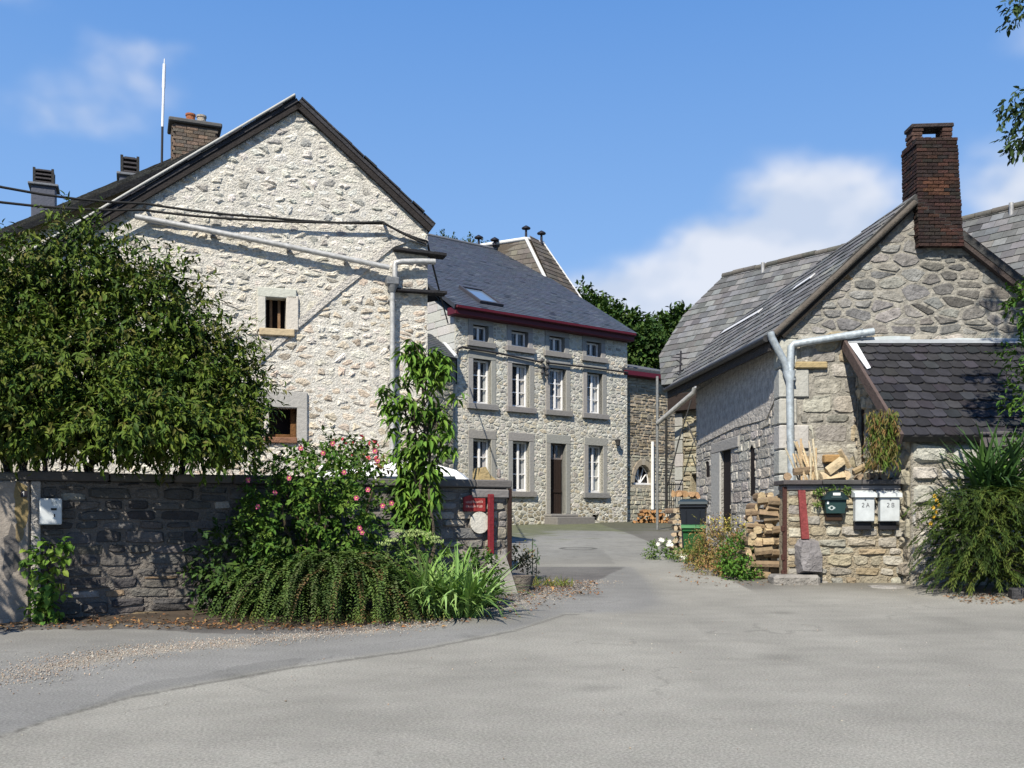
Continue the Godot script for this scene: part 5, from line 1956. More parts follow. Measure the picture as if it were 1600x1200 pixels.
	# two lines of worn strokes: what is left of the writing cannot be read
	for row in 2:
		var lx := sr.position.x + 0.035
		while lx < sr.end.x - 0.04:
			var lw := rnd(0.006, 0.013)
			var lh := rnd(0.022, 0.036)
			part("worn_stroke", slab(f, Rect2(lx, sr.position.y + 0.052 + (1 - row) * 0.06 + rnd(-.004, .004), lw, lh), 0.0645, 0.0665, vary(Color(.58, .36, .31), 0.2), 0.001), M.worn_paint, rs)
			lx += lw + rnd(0.005, 0.012)
	var ov := B.new()
	ov.col = Color(.68, .655, .58)
	var op := PackedVector2Array()
	for i in 28:
		var t := TAU * i / 28
		op.append(f.hit(748.5 + cos(t) * 14.6, 816.5 - sin(t) * 17, .05) * 1.0)
	ov.prism(f, op, 0.055, 0.075)
	solo("oval_plate", ov, M.worn_paint, "blank cream oval plate on the left wall under the red sign", "plate", "", f.at(f.hit(748, 816), .06))
	# concrete guard block and the little trough beside it
	var gb := B.new()
	gb.col = Color(.27, .26, .245)
	var q := [px(757, 914, 12.9), px(812, 922, 12.75), px(812, 912, 13.6), px(770, 908, 13.6)]
	var t2 := [px(762, 867, 13.1), px(790, 867, 13.05), px(790, 865, 13.5), px(772, 865, 13.5)]
	for v in q: v.y = gy(13) - 0.05
	for k in 4: q[k] = Vector3(q[k].x, gy(13) - 0.08, q[k].z)
	gb.hexa(q + t2)
	solo("guard_block", gb, M.stone, "sloping concrete guard block at the foot of the left wall's yard end", "block", "", q[0])
	var tr := B.new()
	tr.col = Color(.17, .15, .13)
	var o := gpx(815, 922)
	tr.lathe(o, [Vector2(.11, -.05), Vector2(.15, .1), Vector2(.165, .2), Vector2(.14, .2), Vector2(.12, .14), Vector2(.01, .14)], 9)
	solo("broken_pot", tr, M.stone, "broken brown stone pot with dry weeds beside the concrete guard block", "pot", "", o)
	# things lying on the coping
	var wd := B.new()
	wd.col = Color(.50, .385, .20)
	var wp := PackedVector2Array([f.hit(753, 755), f.hit(779, 750), f.hit(768, 741), f.hit(762, 729), f.hit(754, 731)])
	wd.prism(f, wp if not Geometry2D.is_polygon_clockwise(wp) else pts(f, [[753, 755], [779, 750], [768, 741], [762, 729], [754, 731]]), -0.3, -0.05)
	solo("wood_offcut", wd, M.timber, "pale curved wedge of sawn wood lying on the yard end of the left wall", "offcut", "", f.at(f.hit(765, 752), -.2))
	var lp := B.new()
	lp.col = Color(.36, .31, .29)
	var lo := f.at(f.hit(787, 757), -0.1)
	lp.cbox(lo + Vector3(0, 0.05, 0), Vector3(0.1, 0.07, 0.1), 0.01, f.basis())
	lp.cbox(lo + Vector3(-0.02, 0.16, 0), Vector3(0.045, 0.13, 0.05), 0.015, f.basis())
	solo("stone_ornament", lp, M.stone, "small greyish stone ornament on the very end of the left wall's coping", "ornament", "", lo)

func mailbox_wall() -> void:
	var f := wall_frame(1226, 14.1, 1500, 14.1)
	var h := thing("mailbox_wall", gp(4.9, 14.2), "rubble stone wall with dark coping carrying three mailboxes, right of the yard entrance", "wall")
	var W := f.hit(1410, 800).x
	var base := 0.42
	var top := f.hit(1300, 766).y
	var r := Rect2(0.03, base, W, top - base)
	var pier := rect_px(f, 1376, 915, 1414, 760)
	var w := wall(h, "wall_core", f, rect_poly(r), [], 0.4, Color(.33, .29, .215), M.mortar)
	lay(w, "stone", f, fit(courses(r, 0.33, 0.145, 0.022), rect_poly(r), [], 0.003), func(p):
		if p.x > W - 0.32: return vary(Color(.44, .42, .36), 0.16)
		return vary(pick([Color(.38, .34, .25), Color(.36, .33, .26), Color(.42, .365, .26), Color(.33, .32, .28), Color(.46, .43, .34), Color(.34, .28, .19)]), 0.18), M.stone, func(b, p): return stone_shape(b, f, p, 0.016, rnd(.01, .04), 0.025, 0.6))
	part("lintel_slab", slab(f, Rect2(0.02, top + 0.001, W - 0.05, 0.075), -0.42, 0.03, Color(.19, .19, .20), 0.012), M.dressed, h)
	var cx := -0.04
	for i in 3:
		var k := (W + 0.0) / 3
		part("coping_slab", slab(f, Rect2(cx, top + 0.077 + i * 0.003, k - 0.01, 0.07), -0.45, 0.09 + rnd(-.01, .01), vary(Color(.085, .08, .08), 0.15), 0.01), M.dressed, h)
		cx += k
	var ip := B.new()
	ip.col = Color(.09, .042, .032)
	ip.cbox(f.at(Vector2(0.0, (base + top) / 2 + 0.05), 0.0), Vector3(0.055, top - base, 0.06), 0.006, f.basis())
	for y in [0.75, 0.98, 1.4]: ip.cbox(f.at(Vector2(-0.03, y), 0.02), Vector3(0.05, 0.09, 0.05), 0.01, f.basis())
	solo("iron_gatepost", ip, M.rust, "rusty iron gatepost with hinges at the left end of the mailbox wall", "post", "", f.at(Vector2(0, base), 0))
	var rp := B.new()
	rp.col = Color(.26, .055, .055)
	var a := f.hit(1258, 842, .07)
	var d := f.hit(1252, 766, .07)
	rp.hexa([f.at(a - Vector2(.055, 0), .10), f.at(a + Vector2(.055, 0), .10), f.at(a + Vector2(.055, 0), .05), f.at(a - Vector2(.055, 0), .05), f.at(d - Vector2(.05, 0), .10), f.at(d + Vector2(.05, 0), .10), f.at(d + Vector2(.05, 0), .05), f.at(d - Vector2(.05, 0), .05)])
	solo("red_post", rp, M.worn_paint, "leaning faded red post on the mailbox wall above the grey guard stone", "post", "", f.at(a, .07))
	# guard stone on its plinth
	var gs := B.new()
	gs.col = Color(.255, .245, .25)
	var fg := Fr.new()
	fg.o = f.o; fg.u = f.u; fg.w = f.w; fg.n = f.n
	var prof := pts(f, [[1243, 898], [1281, 898], [1283, 870], [1280, 845], [1268, 841], [1247, 842], [1241, 850], [1241, 880]])
	stone_shape(gs, f, prof, 0.0, 0.2, 0.07, 0.25)
	solo("guard_stone", gs, M.stone, "rounded grey guard stone standing on a plinth against the mailbox wall", "stone", "", f.at(f.hit(1262, 898), .1))
	var pb := slab(f, Rect2(f.hit(1210, 917, .3).x, 0.45, f.hit(1283, 917, .3).x - f.hit(1210, 917, .3).x, f.hit(1262, 898, .2).y - 0.45), -0.1, 0.3, Color(.30, .285, .26), 0.04)
	solo("guard_plinth", pb, M.stone, "low rough stone plinth under the grey guard stone", "stone", "", f.at(Vector2(0.1, .5), .1))
	# mailboxes
	for q in [[1337, 1367, 768, 815, "2", "A", "left of the two white mailboxes, lettered 2 A, on the mailbox wall"], [1376, 1406.5, 768, 815, "2", "B", "right of the two white mailboxes, lettered 2 B, on the mailbox wall"]]:
		var c := rect_px(f, q[0], q[2], q[1], q[3])
		var z := 0.17
		# seen at that depth
		var k0 := f.hit(q[0], q[3], z)
		var k1 := f.hit(q[1], q[2], z)
		c = Rect2(k0, k1 - k0)
		var m := thing("white_mailbox", f.at(Vector2(c.get_center().x, c.position.y), .05), q[6], "mailbox", "white mailboxes on the right wall")
		part("box", slab(f, Rect2(c.position, Vector2(c.size.x, c.size.y - 0.085)), 0.05, z, Color(.50, .54, .56), 0.012), M.paint, m)
		var lid := B.new()
		lid.col = Color(.56, .60, .62)
		var y0 := c.end.y - 0.083
		var x0 := c.position.x - 0.02
		var x1 := c.end.x + 0.02
		lid.hexa([f.at(Vector2(x0, y0), z + .035), f.at(Vector2(x1, y0), z + .035), f.at(Vector2(x1, y0), .03), f.at(Vector2(x0, y0), .03), f.at(Vector2(x0, y0 + .055), z + .03), f.at(Vector2(x1, y0 + .055), z + .03), f.at(Vector2(x1, c.end.y + 0.02), .03), f.at(Vector2(x0, c.end.y + 0.02), .03)])
		part("lid", lid, M.paint, m)
		var lk := B.new()
		lk.col = Color(.15, .15, .15)
		lk.tube([f.at(Vector2(c.get_center().x, y0 - 0.035), z), f.at(Vector2(c.get_center().x, y0 - 0.035), z + .008)], 0.012, 8)
		part("lock", lk, M.zinc, m)
		lettering(m, q[4], f.at(Vector2(c.get_center().x - 0.03, y0 - 0.115), z + .003), f.basis(), 0.062, Color(.08, .08, .09))
		lettering(m, q[5], f.at(Vector2(c.get_center().x + 0.035, y0 - 0.115), z + .003), f.basis(), 0.062, Color(.08, .08, .09))
		part("shade_and_holder", slab(f, Rect2(c.position.x + 0.01, c.position.y - 0.125, c.size.x - 0.03, 0.118), 0.03, 0.10, Color(.02, .02, .025), 0.01), M.plastic, m)  # black block added as the shadow below the white box
	var g := thing("green_mailbox", f.at(f.hit(1300, 812, .1), .05), "dark green mailbox with arched lid and brown paper holder on the mailbox wall", "mailbox")
	var bx := pts(f, [[1286, 802], [1314, 802], [1317, 781], [1283, 781]])
	var b := B.new()
	b.col = Color(.018, .045, .045)
	b.prism(f, bx, 0.03, 0.16)
	part("box", b, M.paint, g)
	var lb := B.new()
	lb.col = Color(.012, .028, .032)
	lb.prism(f, pts(f, [[1280, 781], [1320, 781], [1316, 776], [1309, 769], [1300, 766.5], [1291, 769], [1284, 776]]), 0.02, 0.2)
	part("lid", lb, M.paint, g)
	part("name_card", slab(f, rect_px(f, 1294.5, 770.5, 1306, 774.5), 0.2, 0.205, Color(.75, .77, .77), 0.001), M.paint, g)
	part("slot_flap", slab(f, rect_px(f, 1292, 776, 1308, 778.5), 0.2, 0.207, Color(.05, .075, .085), 0.002), M.paint, g)
	part("sticker", slab(f, rect_px(f, 1286.5, 783, 1289.5, 788), 0.16, 0.164, Color(.72, .75, .75), 0.001), M.paint, g)
	var em := B.new() # ring with two points: the pale emblem on the front
	em.col = Color(.42, .48, .48)
	var ec := f.hit(1299.5, 793.5, .165)
	for i in 14:
		var t0 := TAU * i / 14
		var t1 := TAU * (i + 1) / 14
		var p := PackedVector2Array()
		for e in [[t0, 0.021], [t0, 0.034], [t1, 0.034], [t1, 0.021]]: p.append(ec + Vector2(cos(e[0]), sin(e[0])) * e[1])
		if Geometry2D.is_polygon_clockwise(p): p.reverse()
		em.prism(f, p, 0.16, 0.165)
	for s in [-1.0, 1.0]:
		var p := PackedVector2Array([ec + Vector2(s * 0.03, 0.022), ec + Vector2(s * 0.058, 0), ec + Vector2(s * 0.03, -0.022)])
		if Geometry2D.is_polygon_clockwise(p): p.reverse()
		em.prism(f, p, 0.16, 0.1645)
	part("emblem", em, M.paint, g)
	part("shade_and_holder", slab(f, rect_px(f, 1287, 803, 1312.5, 814), 0.03, 0.1, Color(.05, .028, .016), 0.01), M.plastic, g)  # the brown holder hung under the green box
	# fern tufts in the joints round the green mailbox
	var L := Leaves.new()
	for q in [[1276, 768], [1281, 764], [1319, 768], [1324, 764], [1279, 787], [1300, 763]]:
		for k in 14: spray(L, f.at(f.hit(q[0], q[1], .05) + Vector2(rnd(-.05, .05), rnd(-.04, .04)), rnd(.02, .08)), (rv() + Vector3(0, -.2, .8)).normalized(), .07, 3, .045, .4, [Color(.07, .12, .025), Color(.10, .15, .035)])
	var ft := thing("wall_fern", f.at(f.hit(1300, 766), .05), "small green fern tufts growing from the wall around the green mailbox", "plant")
	foliage(ft, "fronds", L, leaf_shape(.4, .3), M.leaf, ft.position)
	# flat pale stone let into the ground
	var fs := B.new()
	fs.col = Color(.36, .345, .32)
	var fo := gpx(1385, 917)
	fs.lathe(fo, [Vector2(.26, -.02), Vector2(.25, .012), Vector2(.01, .016)], 9)
	solo("flat_stone", fs, M.stone, "flat pale stone lying in the asphalt in front of the mailbox wall", "stone", "", fo)
	# kerb at the far right
	var kb := B.new()
	kb.col = Color(.06, .06, .065)
	var ko := gpx(1592, 936)
	kb.cbox(ko + Vector3(0.2, 0.06, 0.05), Vector3(0.62, 0.16, 0.24), 0.02, Basis(Vector3.UP, -0.25))
	solo("kerb_stone", kb, M.stone, "dark kerb stone at the right edge in front of the arching shrub", "kerb", "", ko)

func log_shape(b: B, p: Vector3, dir: Vector3, length: float, r: float, bark: Color, end: Color) -> void: # a split log, bark on one side
	var side := dir.cross(Vector3(rnd(-.3, .3), 1, rnd(-.3, .3))).normalized()
	var up := side.cross(dir)
	var roll := rnd(0, TAU)
	var n := 7
	var round_ := R.randf() < 0.35
	var ring := []
	for i in n:
		var a := TAU * i / n
		var k := rnd(.8, 1.1)
		if not round_ and i in [0, 1]: k *= 0.45
		ring.append((side * cos(a + roll) + up * sin(a + roll)) * r * k)
	for i in n:
		var j := (i + 1) % n
		b.col = vary(bark, 0.15) if round_ or not (i in [6, 0, 1]) else vary(end, 0.12)
		b.quad(p + ring[i], p + ring[j], p + dir * length + ring[j], p + dir * length + ring[i])
	for e in [0, 1]:
		b.col = vary(end, 0.1)
		var o: Vector3 = p + dir * length * e
		for i in n:
			var j := (i + 1) % n
			if e == 1: b.tri(o, o + ring[i], o + ring[j])
			else: b.tri(o, o + ring[j], o + ring[i])

func one_log(p: Vector3, dir: Vector3, length: float, r: float, label: String, group: String, bark := Color(.20, .145, .09), end := Color(.50, .36, .20)) -> void:
	var b := B.new()
	log_shape(b, p, dir.normalized(), length, r, bark, end)
	solo("firewood_log", b, M.timber, label, "log", group, p)

func firewood() -> void:
	# stack beside the gatepost: logs lie along the view, ends and sides showing
	for row in 15:
		for k in 4:
			if row > 11 and k == 0: continue
			var y := 0.05 + row * 0.086
			var p := Vector3(3.6 + k * 0.13 + rnd(-.03, .03) + row * 0.004, gy(14.7) + y, -14.55 - rnd(0, .1))
			if R.randf() < 0.5: one_log(p + Vector3(-0.06, 0, rnd(-.1, .1)), Vector3(1, rnd(-.12, .12), rnd(-.25, .25)), rnd(.24, .38), rnd(.05, .07), "split firewood log in the tall stack between the weeds and the rusty gatepost", "firewood stacked beside the gatepost", Color(.27, .20, .13), Color(.52, .40, .25))
			else: one_log(p, Vector3(rnd(-.2, .2), rnd(-.05, .05), -1), rnd(.3, .4), rnd(.055, .075), "split firewood log in the tall stack between the weeds and the rusty gatepost", "firewood stacked beside the gatepost", Color(.24, .17, .11), Color(.55, .43, .27))
	# kindling and split wood on the mailbox wall
	var f := wall_frame(1226, 14.1, 1500, 14.1)
	var top := f.hit(1300, 766).y + 0.152
	var kc := [Color(.58, .47, .31), Color(.50, .37, .22), Color(.62, .53, .38)]
	for i in 20:
		var x := f.hit(rnd(1256, 1282), 748).x
		var b := B.new()
		b.col = vary(pick(kc), 0.12)
		var lean := rnd(-.42, .12)
		var len2 := rnd(.36, .66)
		var d := Vector3(lean, 1, rnd(-.35, -.05)).normalized()
		var p := f.at(Vector2(x, top), rnd(-.3, -.1))
		b.cbox(p + d * len2 / 2, Vector3(rnd(.018, .034), len2, rnd(.015, .03)), 0.003, Basis(Quaternion(Vector3.UP, d)) * Basis(Vector3.UP, rnd(0, 3)))
		solo("kindling_stick", b, M.timber, "pale kindling stick in the upright bundle on the left of the mailbox wall", "stick", "kindling on the mailbox wall", p)
	var gr := "firewood on the mailbox wall"
	for q in [
		[1236, .06, -.18, 0.25, 0, .3, .07, "dark log end at the far left of the mailbox wall coping"],
		[1246, .13, -.2, 1, .12, .3, .06, "short log crossing the left end of the mailbox wall, under the kindling"],
		[1290, .06, -.2, 1, .1, .35, .08, "log lying flat right of the kindling on the mailbox wall"],
		[1298, .13, -.15, .9, .65, .36, .085, "big pale split log leaning up in the middle of the mailbox wall"],
		[1310, .08, -.2, .1, .05, .3, .09, "pale split log seen end-on under the big leaning one"],
		[1330, .07, -.2, .3, .1, .25, .075, "pale split log above the left white mailbox"],
		[1336, .2, -.2, -.55, .9, .3, .06, "thin pale log standing steeply beside the big leaning split log"],
		[1342, .12, -.25, 1, .5, .26, .06, "pale log sloping up to the right above the left white mailbox"],
		[1352, .06, -.2, .15, 0, .3, .06, "small log end between the two white mailboxes, on the coping"],
		[1366, .06, -.22, 1, .1, .25, .055, "thin dark log lying across above the gap between the white mailboxes"],
		[1376, .055, -.2, .1, 0, .25, .055, "thin dark log lying end-on above the right white mailbox"],
		[1388, .06, -.15, 0.05, 0, .3, .065, "rightmost log end on the mailbox wall beside the pale shed wall"]]:
		var pale: bool = q[0] > 1280 and q[0] < 1350
		one_log(f.at(Vector2(f.hit(q[0], 748).x, top + q[1]), q[2]), Vector3(q[3], q[4], -1.0 if absf(q[3]) < .5 else rnd(-.3, .1)), q[5], q[6], q[7], gr, Color(.27, .20, .13) if not pale else Color(.42, .33, .2), Color(.62, .50, .33) if pale else Color(.36, .27, .18))
	# stack behind the wheelie bin
	for row in 8:
		for k in 2:
			one_log(Vector3(3.22 + k * 0.13 + rnd(-.03, .03), gy(19) + 0.06 + row * 0.115, -18.9 - rnd(0, .1)), Vector3(rnd(-.3, .3), rnd(-.05, .05), -1), 0.4, rnd(.05, .07), "firewood log in the narrow stack hidden behind the dark wheelie bin", "firewood stacked behind the wheelie bins", Color(.3, .22, .15), Color(.52, .42, .29))
	for i in 5: one_log(Vector3(3.25 + i * 0.13, gy(19) + 1.17 + rnd(0, .05), -19.4), Vector3(rnd(-.4, .4), .05, -1), 0.4, .07, "firewood log in the narrow stack hidden behind the dark wheelie bin", "firewood stacked behind the wheelie bins", Color(.33, .2, .1), Color(.52, .33, .18))
	# heap of orange logs at the outbuilding
	for row in 4:
		for k in 13 - row * 2:
			one_log(Vector3(4.66 + row * 0.1 + k * 0.115 + rnd(-.03, .03), gy(36) + 0.08 + row * 0.125, -36.2 - k * 0.05 + rnd(-.1, .1)), Vector3(rnd(-.35, .35), rnd(-.1, .1), -1), .4, rnd(.06, .085), "orange-brown cut log in the low heap at the foot of the brown outbuilding", "log heap by the outbuilding", Color(.22, .12, .06), Color(.46, .25, .11))

func wheelie_bin(at: Vector3, w: float, ht: float, c: Color, lid: Color, turn: float, label: String) -> void:
	var h := thing("wheelie_bin", at, label, "bin")
	h.rotation.y = turn
	O = Vector3.ZERO
	var b := B.new()
	b.col = c
	var y0 := 0.08
	var y1 := ht * 0.9
	var bw := w * 0.39
	var tw := w * 0.46
	var bd := w * 0.38
	var td := w * 0.56
	b.hexa([Vector3(-bw, y0, bd), Vector3(bw, y0, bd), Vector3(bw, y0, -bd), Vector3(-bw, y0, -bd), Vector3(-tw, y1, td), Vector3(tw, y1, td), Vector3(tw, y1, -bd), Vector3(-tw, y1, -bd)])
	b.cbox(Vector3(0, y1 - 0.03, (td - bd) / 2), Vector3(w, 0.07, td + bd + 0.06), 0.02)
	for s in [-0.5, 0.5]: b.cbox(Vector3(s * w * .5, (y0 + y1) / 2, (bd + td) / 2 + 0.004), Vector3(0.03, y1 - y0 - .2, 0.03), 0.008, Basis(Vector3.RIGHT, atan2(td - bd, y1 - y0)))
	part("body", b, M.plastic, h)
	var l := B.new()
	l.col = lid
	var q := [Vector3(-w * .54, y1 + .01, td + .06), Vector3(w * .54, y1 + .01, td + .06), Vector3(w * .54, y1 + .01, -bd - .05), Vector3(-w * .54, y1 + .01, -bd - .05)]
	var m := [Vector3(-w * .53, y1 + .06, td + .05), Vector3(w * .53, y1 + .06, td + .05), Vector3(w * .53, y1 + .07, -bd - .04), Vector3(-w * .53, y1 + .07, -bd - .04)]
	var t := [Vector3(-w * .42, ht, td - .06), Vector3(w * .42, ht, td - .06), Vector3(w * .42, ht, -bd + .05), Vector3(-w * .42, ht, -bd + .05)]
	l.hexa(q + m)
	l.hexa(m + t)
	part("lid", l, M.plastic, h)
	var hd := B.new()
	hd.col = c
	hd.tube([Vector3(-w * .45, y1, -bd - .1), Vector3(w * .45, y1, -bd - .1)], 0.018, 8)
	part("handle", hd, M.plastic, h)
	for s in [-1.0, 1.0]:
		var wh := B.new()
		wh.col = Color(.02, .02, .02)
		wh.tube([Vector3(s * w * .42, .1, -bd - .02), Vector3(s * w * .5, .1, -bd - .02)], 0.1, 14)
		part("wheel", wh, M.rubber, h)

func yard_things() -> void:
	wheelie_bin(gp((1084.0 - 800) / F * 19, 19), .53, 1.09, Color(.018, .022, .03), Color(.03, .045, .055), -0.25, "dark grey wheelie bin standing behind the green one in the yard")
	wheelie_bin(gp((1084.0 - 800) / F * 17.6, 17.6), .42, .66, Color(.02, .10, .035), Color(.05, .19, .07), -0.2, "low green wheelie bin half hidden by the dry weeds")
	# iron gate by the outbuilding
	var g := thing("iron_gate", px(1053, 800, 29), "thin black iron gate in front of the barn corner behind the bins", "gate")
	var a := px(1043, 757, 29.3)
	var d := px(1066, 757, 28.4)
	var dn := Vector3(0, -1.0, 0)
	var fb := B.new()
	fb.col = Color(.03, .03, .03)
	for k in [0.0, 1.0]: fb.tube([a + dn * k, d + dn * k], 0.02, 6)
	part("gate_frame", fb, M.rust, g)
	for i in 8:
		var b := B.new()
		b.col = Color(.03, .03, .03)
		b.tube([a.lerp(d, i / 7.0) + Vector3(0, .05, 0), a.lerp(d, i / 7.0) + dn], 0.012, 5)
		part("gate_bar", b, M.rust, g)
	van()

func van() -> void:
	var h := thing("white_van", gp(-1.52, 16.1), "white van behind the left wall, only its roof showing beside the young tree", "van")
	h.rotation.y = -0.03
	h.scale = Vector3(0.8, 0.98, 0.92)
	O = Vector3.ZERO
	# side outline along x (front towards +x), z is the width
	var W := 0.83
	var body := [Vector2(-2.1, .3), Vector2(1.66, .3), Vector2(1.7, .62), Vector2(1.66, .9), Vector2(1.55, 1.06), Vector2(-2.08, 1.06), Vector2(-2.15, .7)]
	var green := [Vector2(-2.08, 1.06), Vector2(1.55, 1.06), Vector2(1.18, 1.40), Vector2(0.8, 1.66), Vector2(0.2, 1.80), Vector2(-1.9, 1.78), Vector2(-2.04, 1.62)]
	var f := Fr.new()
	f.o = Vector3.ZERO; f.u = Vector3.RIGHT; f.w = Vector3.UP; f.n = Vector3.BACK
	var b := B.new()
	b.col = Color(.76, .78, .80)
	b.prism(f, PackedVector2Array(body), -W, W)
	# cabin, narrowing upwards
	var gl := []
	for s in [-1.0, 1.0]:
		var l := []
		for p in green: l.append(Vector3(p.x, p.y, s * (W - 0.02 - (p.y - 1.06) * 0.16)))
		gl.append(l)
	for i in green.size():
		var j := (i + 1) % green.size()
		b.quad(gl[0][i], gl[0][j], gl[1][j], gl[1][i]) if false else b.quad(gl[1][i], gl[0][i], gl[0][j], gl[1][j])
	for i in range(1, green.size() - 1):
		b.tri(gl[1][0], gl[1][i], gl[1][i + 1])
		b.tri(gl[0][0], gl[0][i + 1], gl[0][i])
	part("body", b, M.car_paint, h)
	var ws := B.new()
	ws.col = Color(.03, .06, .09)
	var o := Vector3(.012, .012, 0)
	var wa := Vector3(1.5, 1.10, 0) + o
	var wb := Vector3(1.19, 1.395, 0) + o
	ws.quad(wa + Vector3(0, 0, .74), wa - Vector3(0, 0, .74), wb - Vector3(0, 0, .7), wb + Vector3(0, 0, .7))
	part("windscreen", ws, M.glass, h)
	for s in [-1.0, 1.0]:
		for r in [[0.42, 1.05], [-0.75, 0.3], [-1.85, -0.87]]:
			var sb := B.new()
			sb.col = Color(.025, .035, .045)
			var z0: float = s * (W - 0.005 - 0.06 * 0.16)
			var z1: float = s * (W - 0.005 - 0.56 * 0.16)
			var x3: float = r[1] if r[1] < 1 else 0.78
			var q := [Vector3(r[0], 1.12, z0), Vector3(r[1], 1.12, z0), Vector3(x3, 1.56, z1), Vector3(r[0], 1.56, z1)]
			if s > 0: sb.quad(q[0], q[1], q[2], q[3])
			else: sb.quad(q[3], q[2], q[1], q[0])
			part("side_window", sb, M.glass, h)
		for x in [-1.4, 1.2]:
			var wb2 := B.new()
			wb2.col = Color(.02, .02, .02)
			wb2.tube([Vector3(x, .32, s * (W - .18)), Vector3(x, .32, s * (W + .01))], 0.32, 20)
			var wl := part("wheel", wb2, M.rubber, h)
			var rm := B.new()
			rm.col = Color(.4, .4, .42)
			rm.tube([Vector3(x, .32, s * (W - .1)), Vector3(x, .32, s * (W + .016))], 0.2, 16)
			part("rim", rm, M.zinc, wl)
		var lm := B.new()
		lm.col = Color(.6, .6, .6)
		lm.cbox(Vector3(1.66, .74, s * .62), Vector3(.12, .16, .3), .03)
		part("headlight", lm, M.glass, h)

# ---- plants ------------------------------------------------------------------------------------------------------
func plant(called: String, at: Vector3, label: String, category := "shrub", group := "") -> Node3D: return thing(called, at, label, category, group)

func plants() -> void:
	var laurel := leaf_shape(0.36, 0.28)
	var oval := leaf_shape(0.5, 0.15)
	var tiny := leaf_shape(0.55, 0.1, 2)
	# the big evergreen over the left wall
	var at := gp(-5.3, 12.6)
	var t := plant("evergreen_bush", at, "huge dark evergreen bush overhanging the garden wall at the left edge", "bush")
	var tb := B.new()
	for i in 9:
		tb.col = vary(Color(.07, .055, .045), 0.2)
		var a := at + Vector3(rnd(-1.4, 1.3), 0, rnd(-.9, -.3) + 1.0)
		limb(tb, a, a + Vector3(rnd(-.7, .2), rnd(1.8, 2.6), rnd(-.4, .2)), rnd(.05, .09), .025)
	part("stems", tb, M.bark, t)
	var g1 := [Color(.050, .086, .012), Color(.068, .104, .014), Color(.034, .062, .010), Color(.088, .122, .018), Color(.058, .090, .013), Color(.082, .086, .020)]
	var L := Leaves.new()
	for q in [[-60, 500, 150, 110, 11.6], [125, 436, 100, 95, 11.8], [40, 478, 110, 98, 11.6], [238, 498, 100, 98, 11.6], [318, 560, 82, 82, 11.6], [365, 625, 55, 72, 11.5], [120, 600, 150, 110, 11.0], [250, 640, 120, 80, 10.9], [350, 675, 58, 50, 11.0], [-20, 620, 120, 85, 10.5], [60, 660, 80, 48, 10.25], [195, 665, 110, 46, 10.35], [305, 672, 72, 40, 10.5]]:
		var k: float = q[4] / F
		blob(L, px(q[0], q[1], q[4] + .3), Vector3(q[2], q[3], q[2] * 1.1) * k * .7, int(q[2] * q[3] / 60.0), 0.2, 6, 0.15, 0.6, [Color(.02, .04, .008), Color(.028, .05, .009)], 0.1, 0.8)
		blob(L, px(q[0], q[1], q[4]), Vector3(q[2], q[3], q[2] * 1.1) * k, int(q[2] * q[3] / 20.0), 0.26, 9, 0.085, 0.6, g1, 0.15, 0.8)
	blob(L, Vector3(-6.7, 3.3, -8.5), Vector3(1.3, 1.6, 1.7), 420, 0.3, 9, 0.13, 1.0, g1, 0.3, 0.7)
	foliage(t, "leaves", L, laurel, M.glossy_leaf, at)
	# pink-flowered bush
	at = gp(-2.35, 11.35)
	t = plant("flowering_bush", at, "round bright green bush with scattered pink flowers in front of the left wall", "bush")
	tb = B.new()
	tb.col = Color(.1, .08, .05)
	for i in 7: limb(tb, at + Vector3(rnd(-.2, .2), 0, rnd(-.2, .2)), at + Vector3(rnd(-.8, .8), rnd(1.0, 1.6), rnd(-.4, .4)), .03, .012)
	part("stems", tb, M.bark, t)
	L = Leaves.new()
	var g2 := [Color(.075, .14, .022), Color(.055, .115, .02), Color(.10, .165, .03), Color(.042, .085, .018)]
	for q in [[-2.38, 1.65, -11.4, .78, .72, .62, 420], [-2.75, 1.35, -11.2, .5, .5, .5, 150], [-1.95, 1.5, -11.5, .5, .6, .5, 170], [-2.35, 2.05, -11.5, .45, .38, .4, 110]]:
		blob(L, Vector3(q[0], q[1], q[2]), Vector3(q[3], q[4], q[5]), q[6], 0.15, 9, 0.07, 0.35, g2, 0.5, 0.9)
	foliage(t, "leaves", L, oval, M.leaf, at)
	for q in [[520, 693], [538, 738], [452, 747], [590, 720], [403, 792], [557, 778], [598, 790], [562, 825], [566, 832], [505, 708], [575, 765], [470, 700], [430, 770], [586, 705], [612, 786], [388, 750]]:
		var b := B.new()
		var o := px(q[0], q[1], 10.75 + rnd(-.1, .15))
		for i in 6:
			b.col = vary(Color(.34, .07, .13), 0.35)
			var a := TAU * i / 6 + rnd(-.2, .2)
			var d := Vector3(cos(a), sin(a), .35)
			var s := Vector3(-sin(a), cos(a), 0) * .022
			b.quad(o, o + d * .018 - s * .6, o + d * .033, o + d * .018 + s * .6)
		b.col = Color(.6, .42, .1)
		b.lathe(o, [Vector2(.012, 0), Vector2(.008, .012), Vector2(.001, .014)], 6, Basis(Vector3.RIGHT, 1.5))
		part("flower", b, M.petal, t)
	# reddish flower shrub behind it, against the house
	at = gp(-2.2, 12.75)
	t = plant("red_flower_bush", at, "small loose bush with reddish blooms between the pink-flowered bush and the white downpipe", "bush")
	L = Leaves.new()
	blob(L, Vector3(-1.95, 2.2, -12.9), Vector3(.35, .35, .3), 90, .18, 7, .08, .4, [Color(.09, .15, .03), Color(.07, .11, .03), Color(.2, .12, .05)], .2)
	blob(L, Vector3(-2.3, 2.45, -12.9), Vector3(.35, .25, .3), 60, .18, 7, .08, .4, [Color(.09, .15, .03), Color(.07, .11, .03)], .2)
	foliage(t, "leaves", L, oval, M.leaf, at)
	L = Leaves.new()
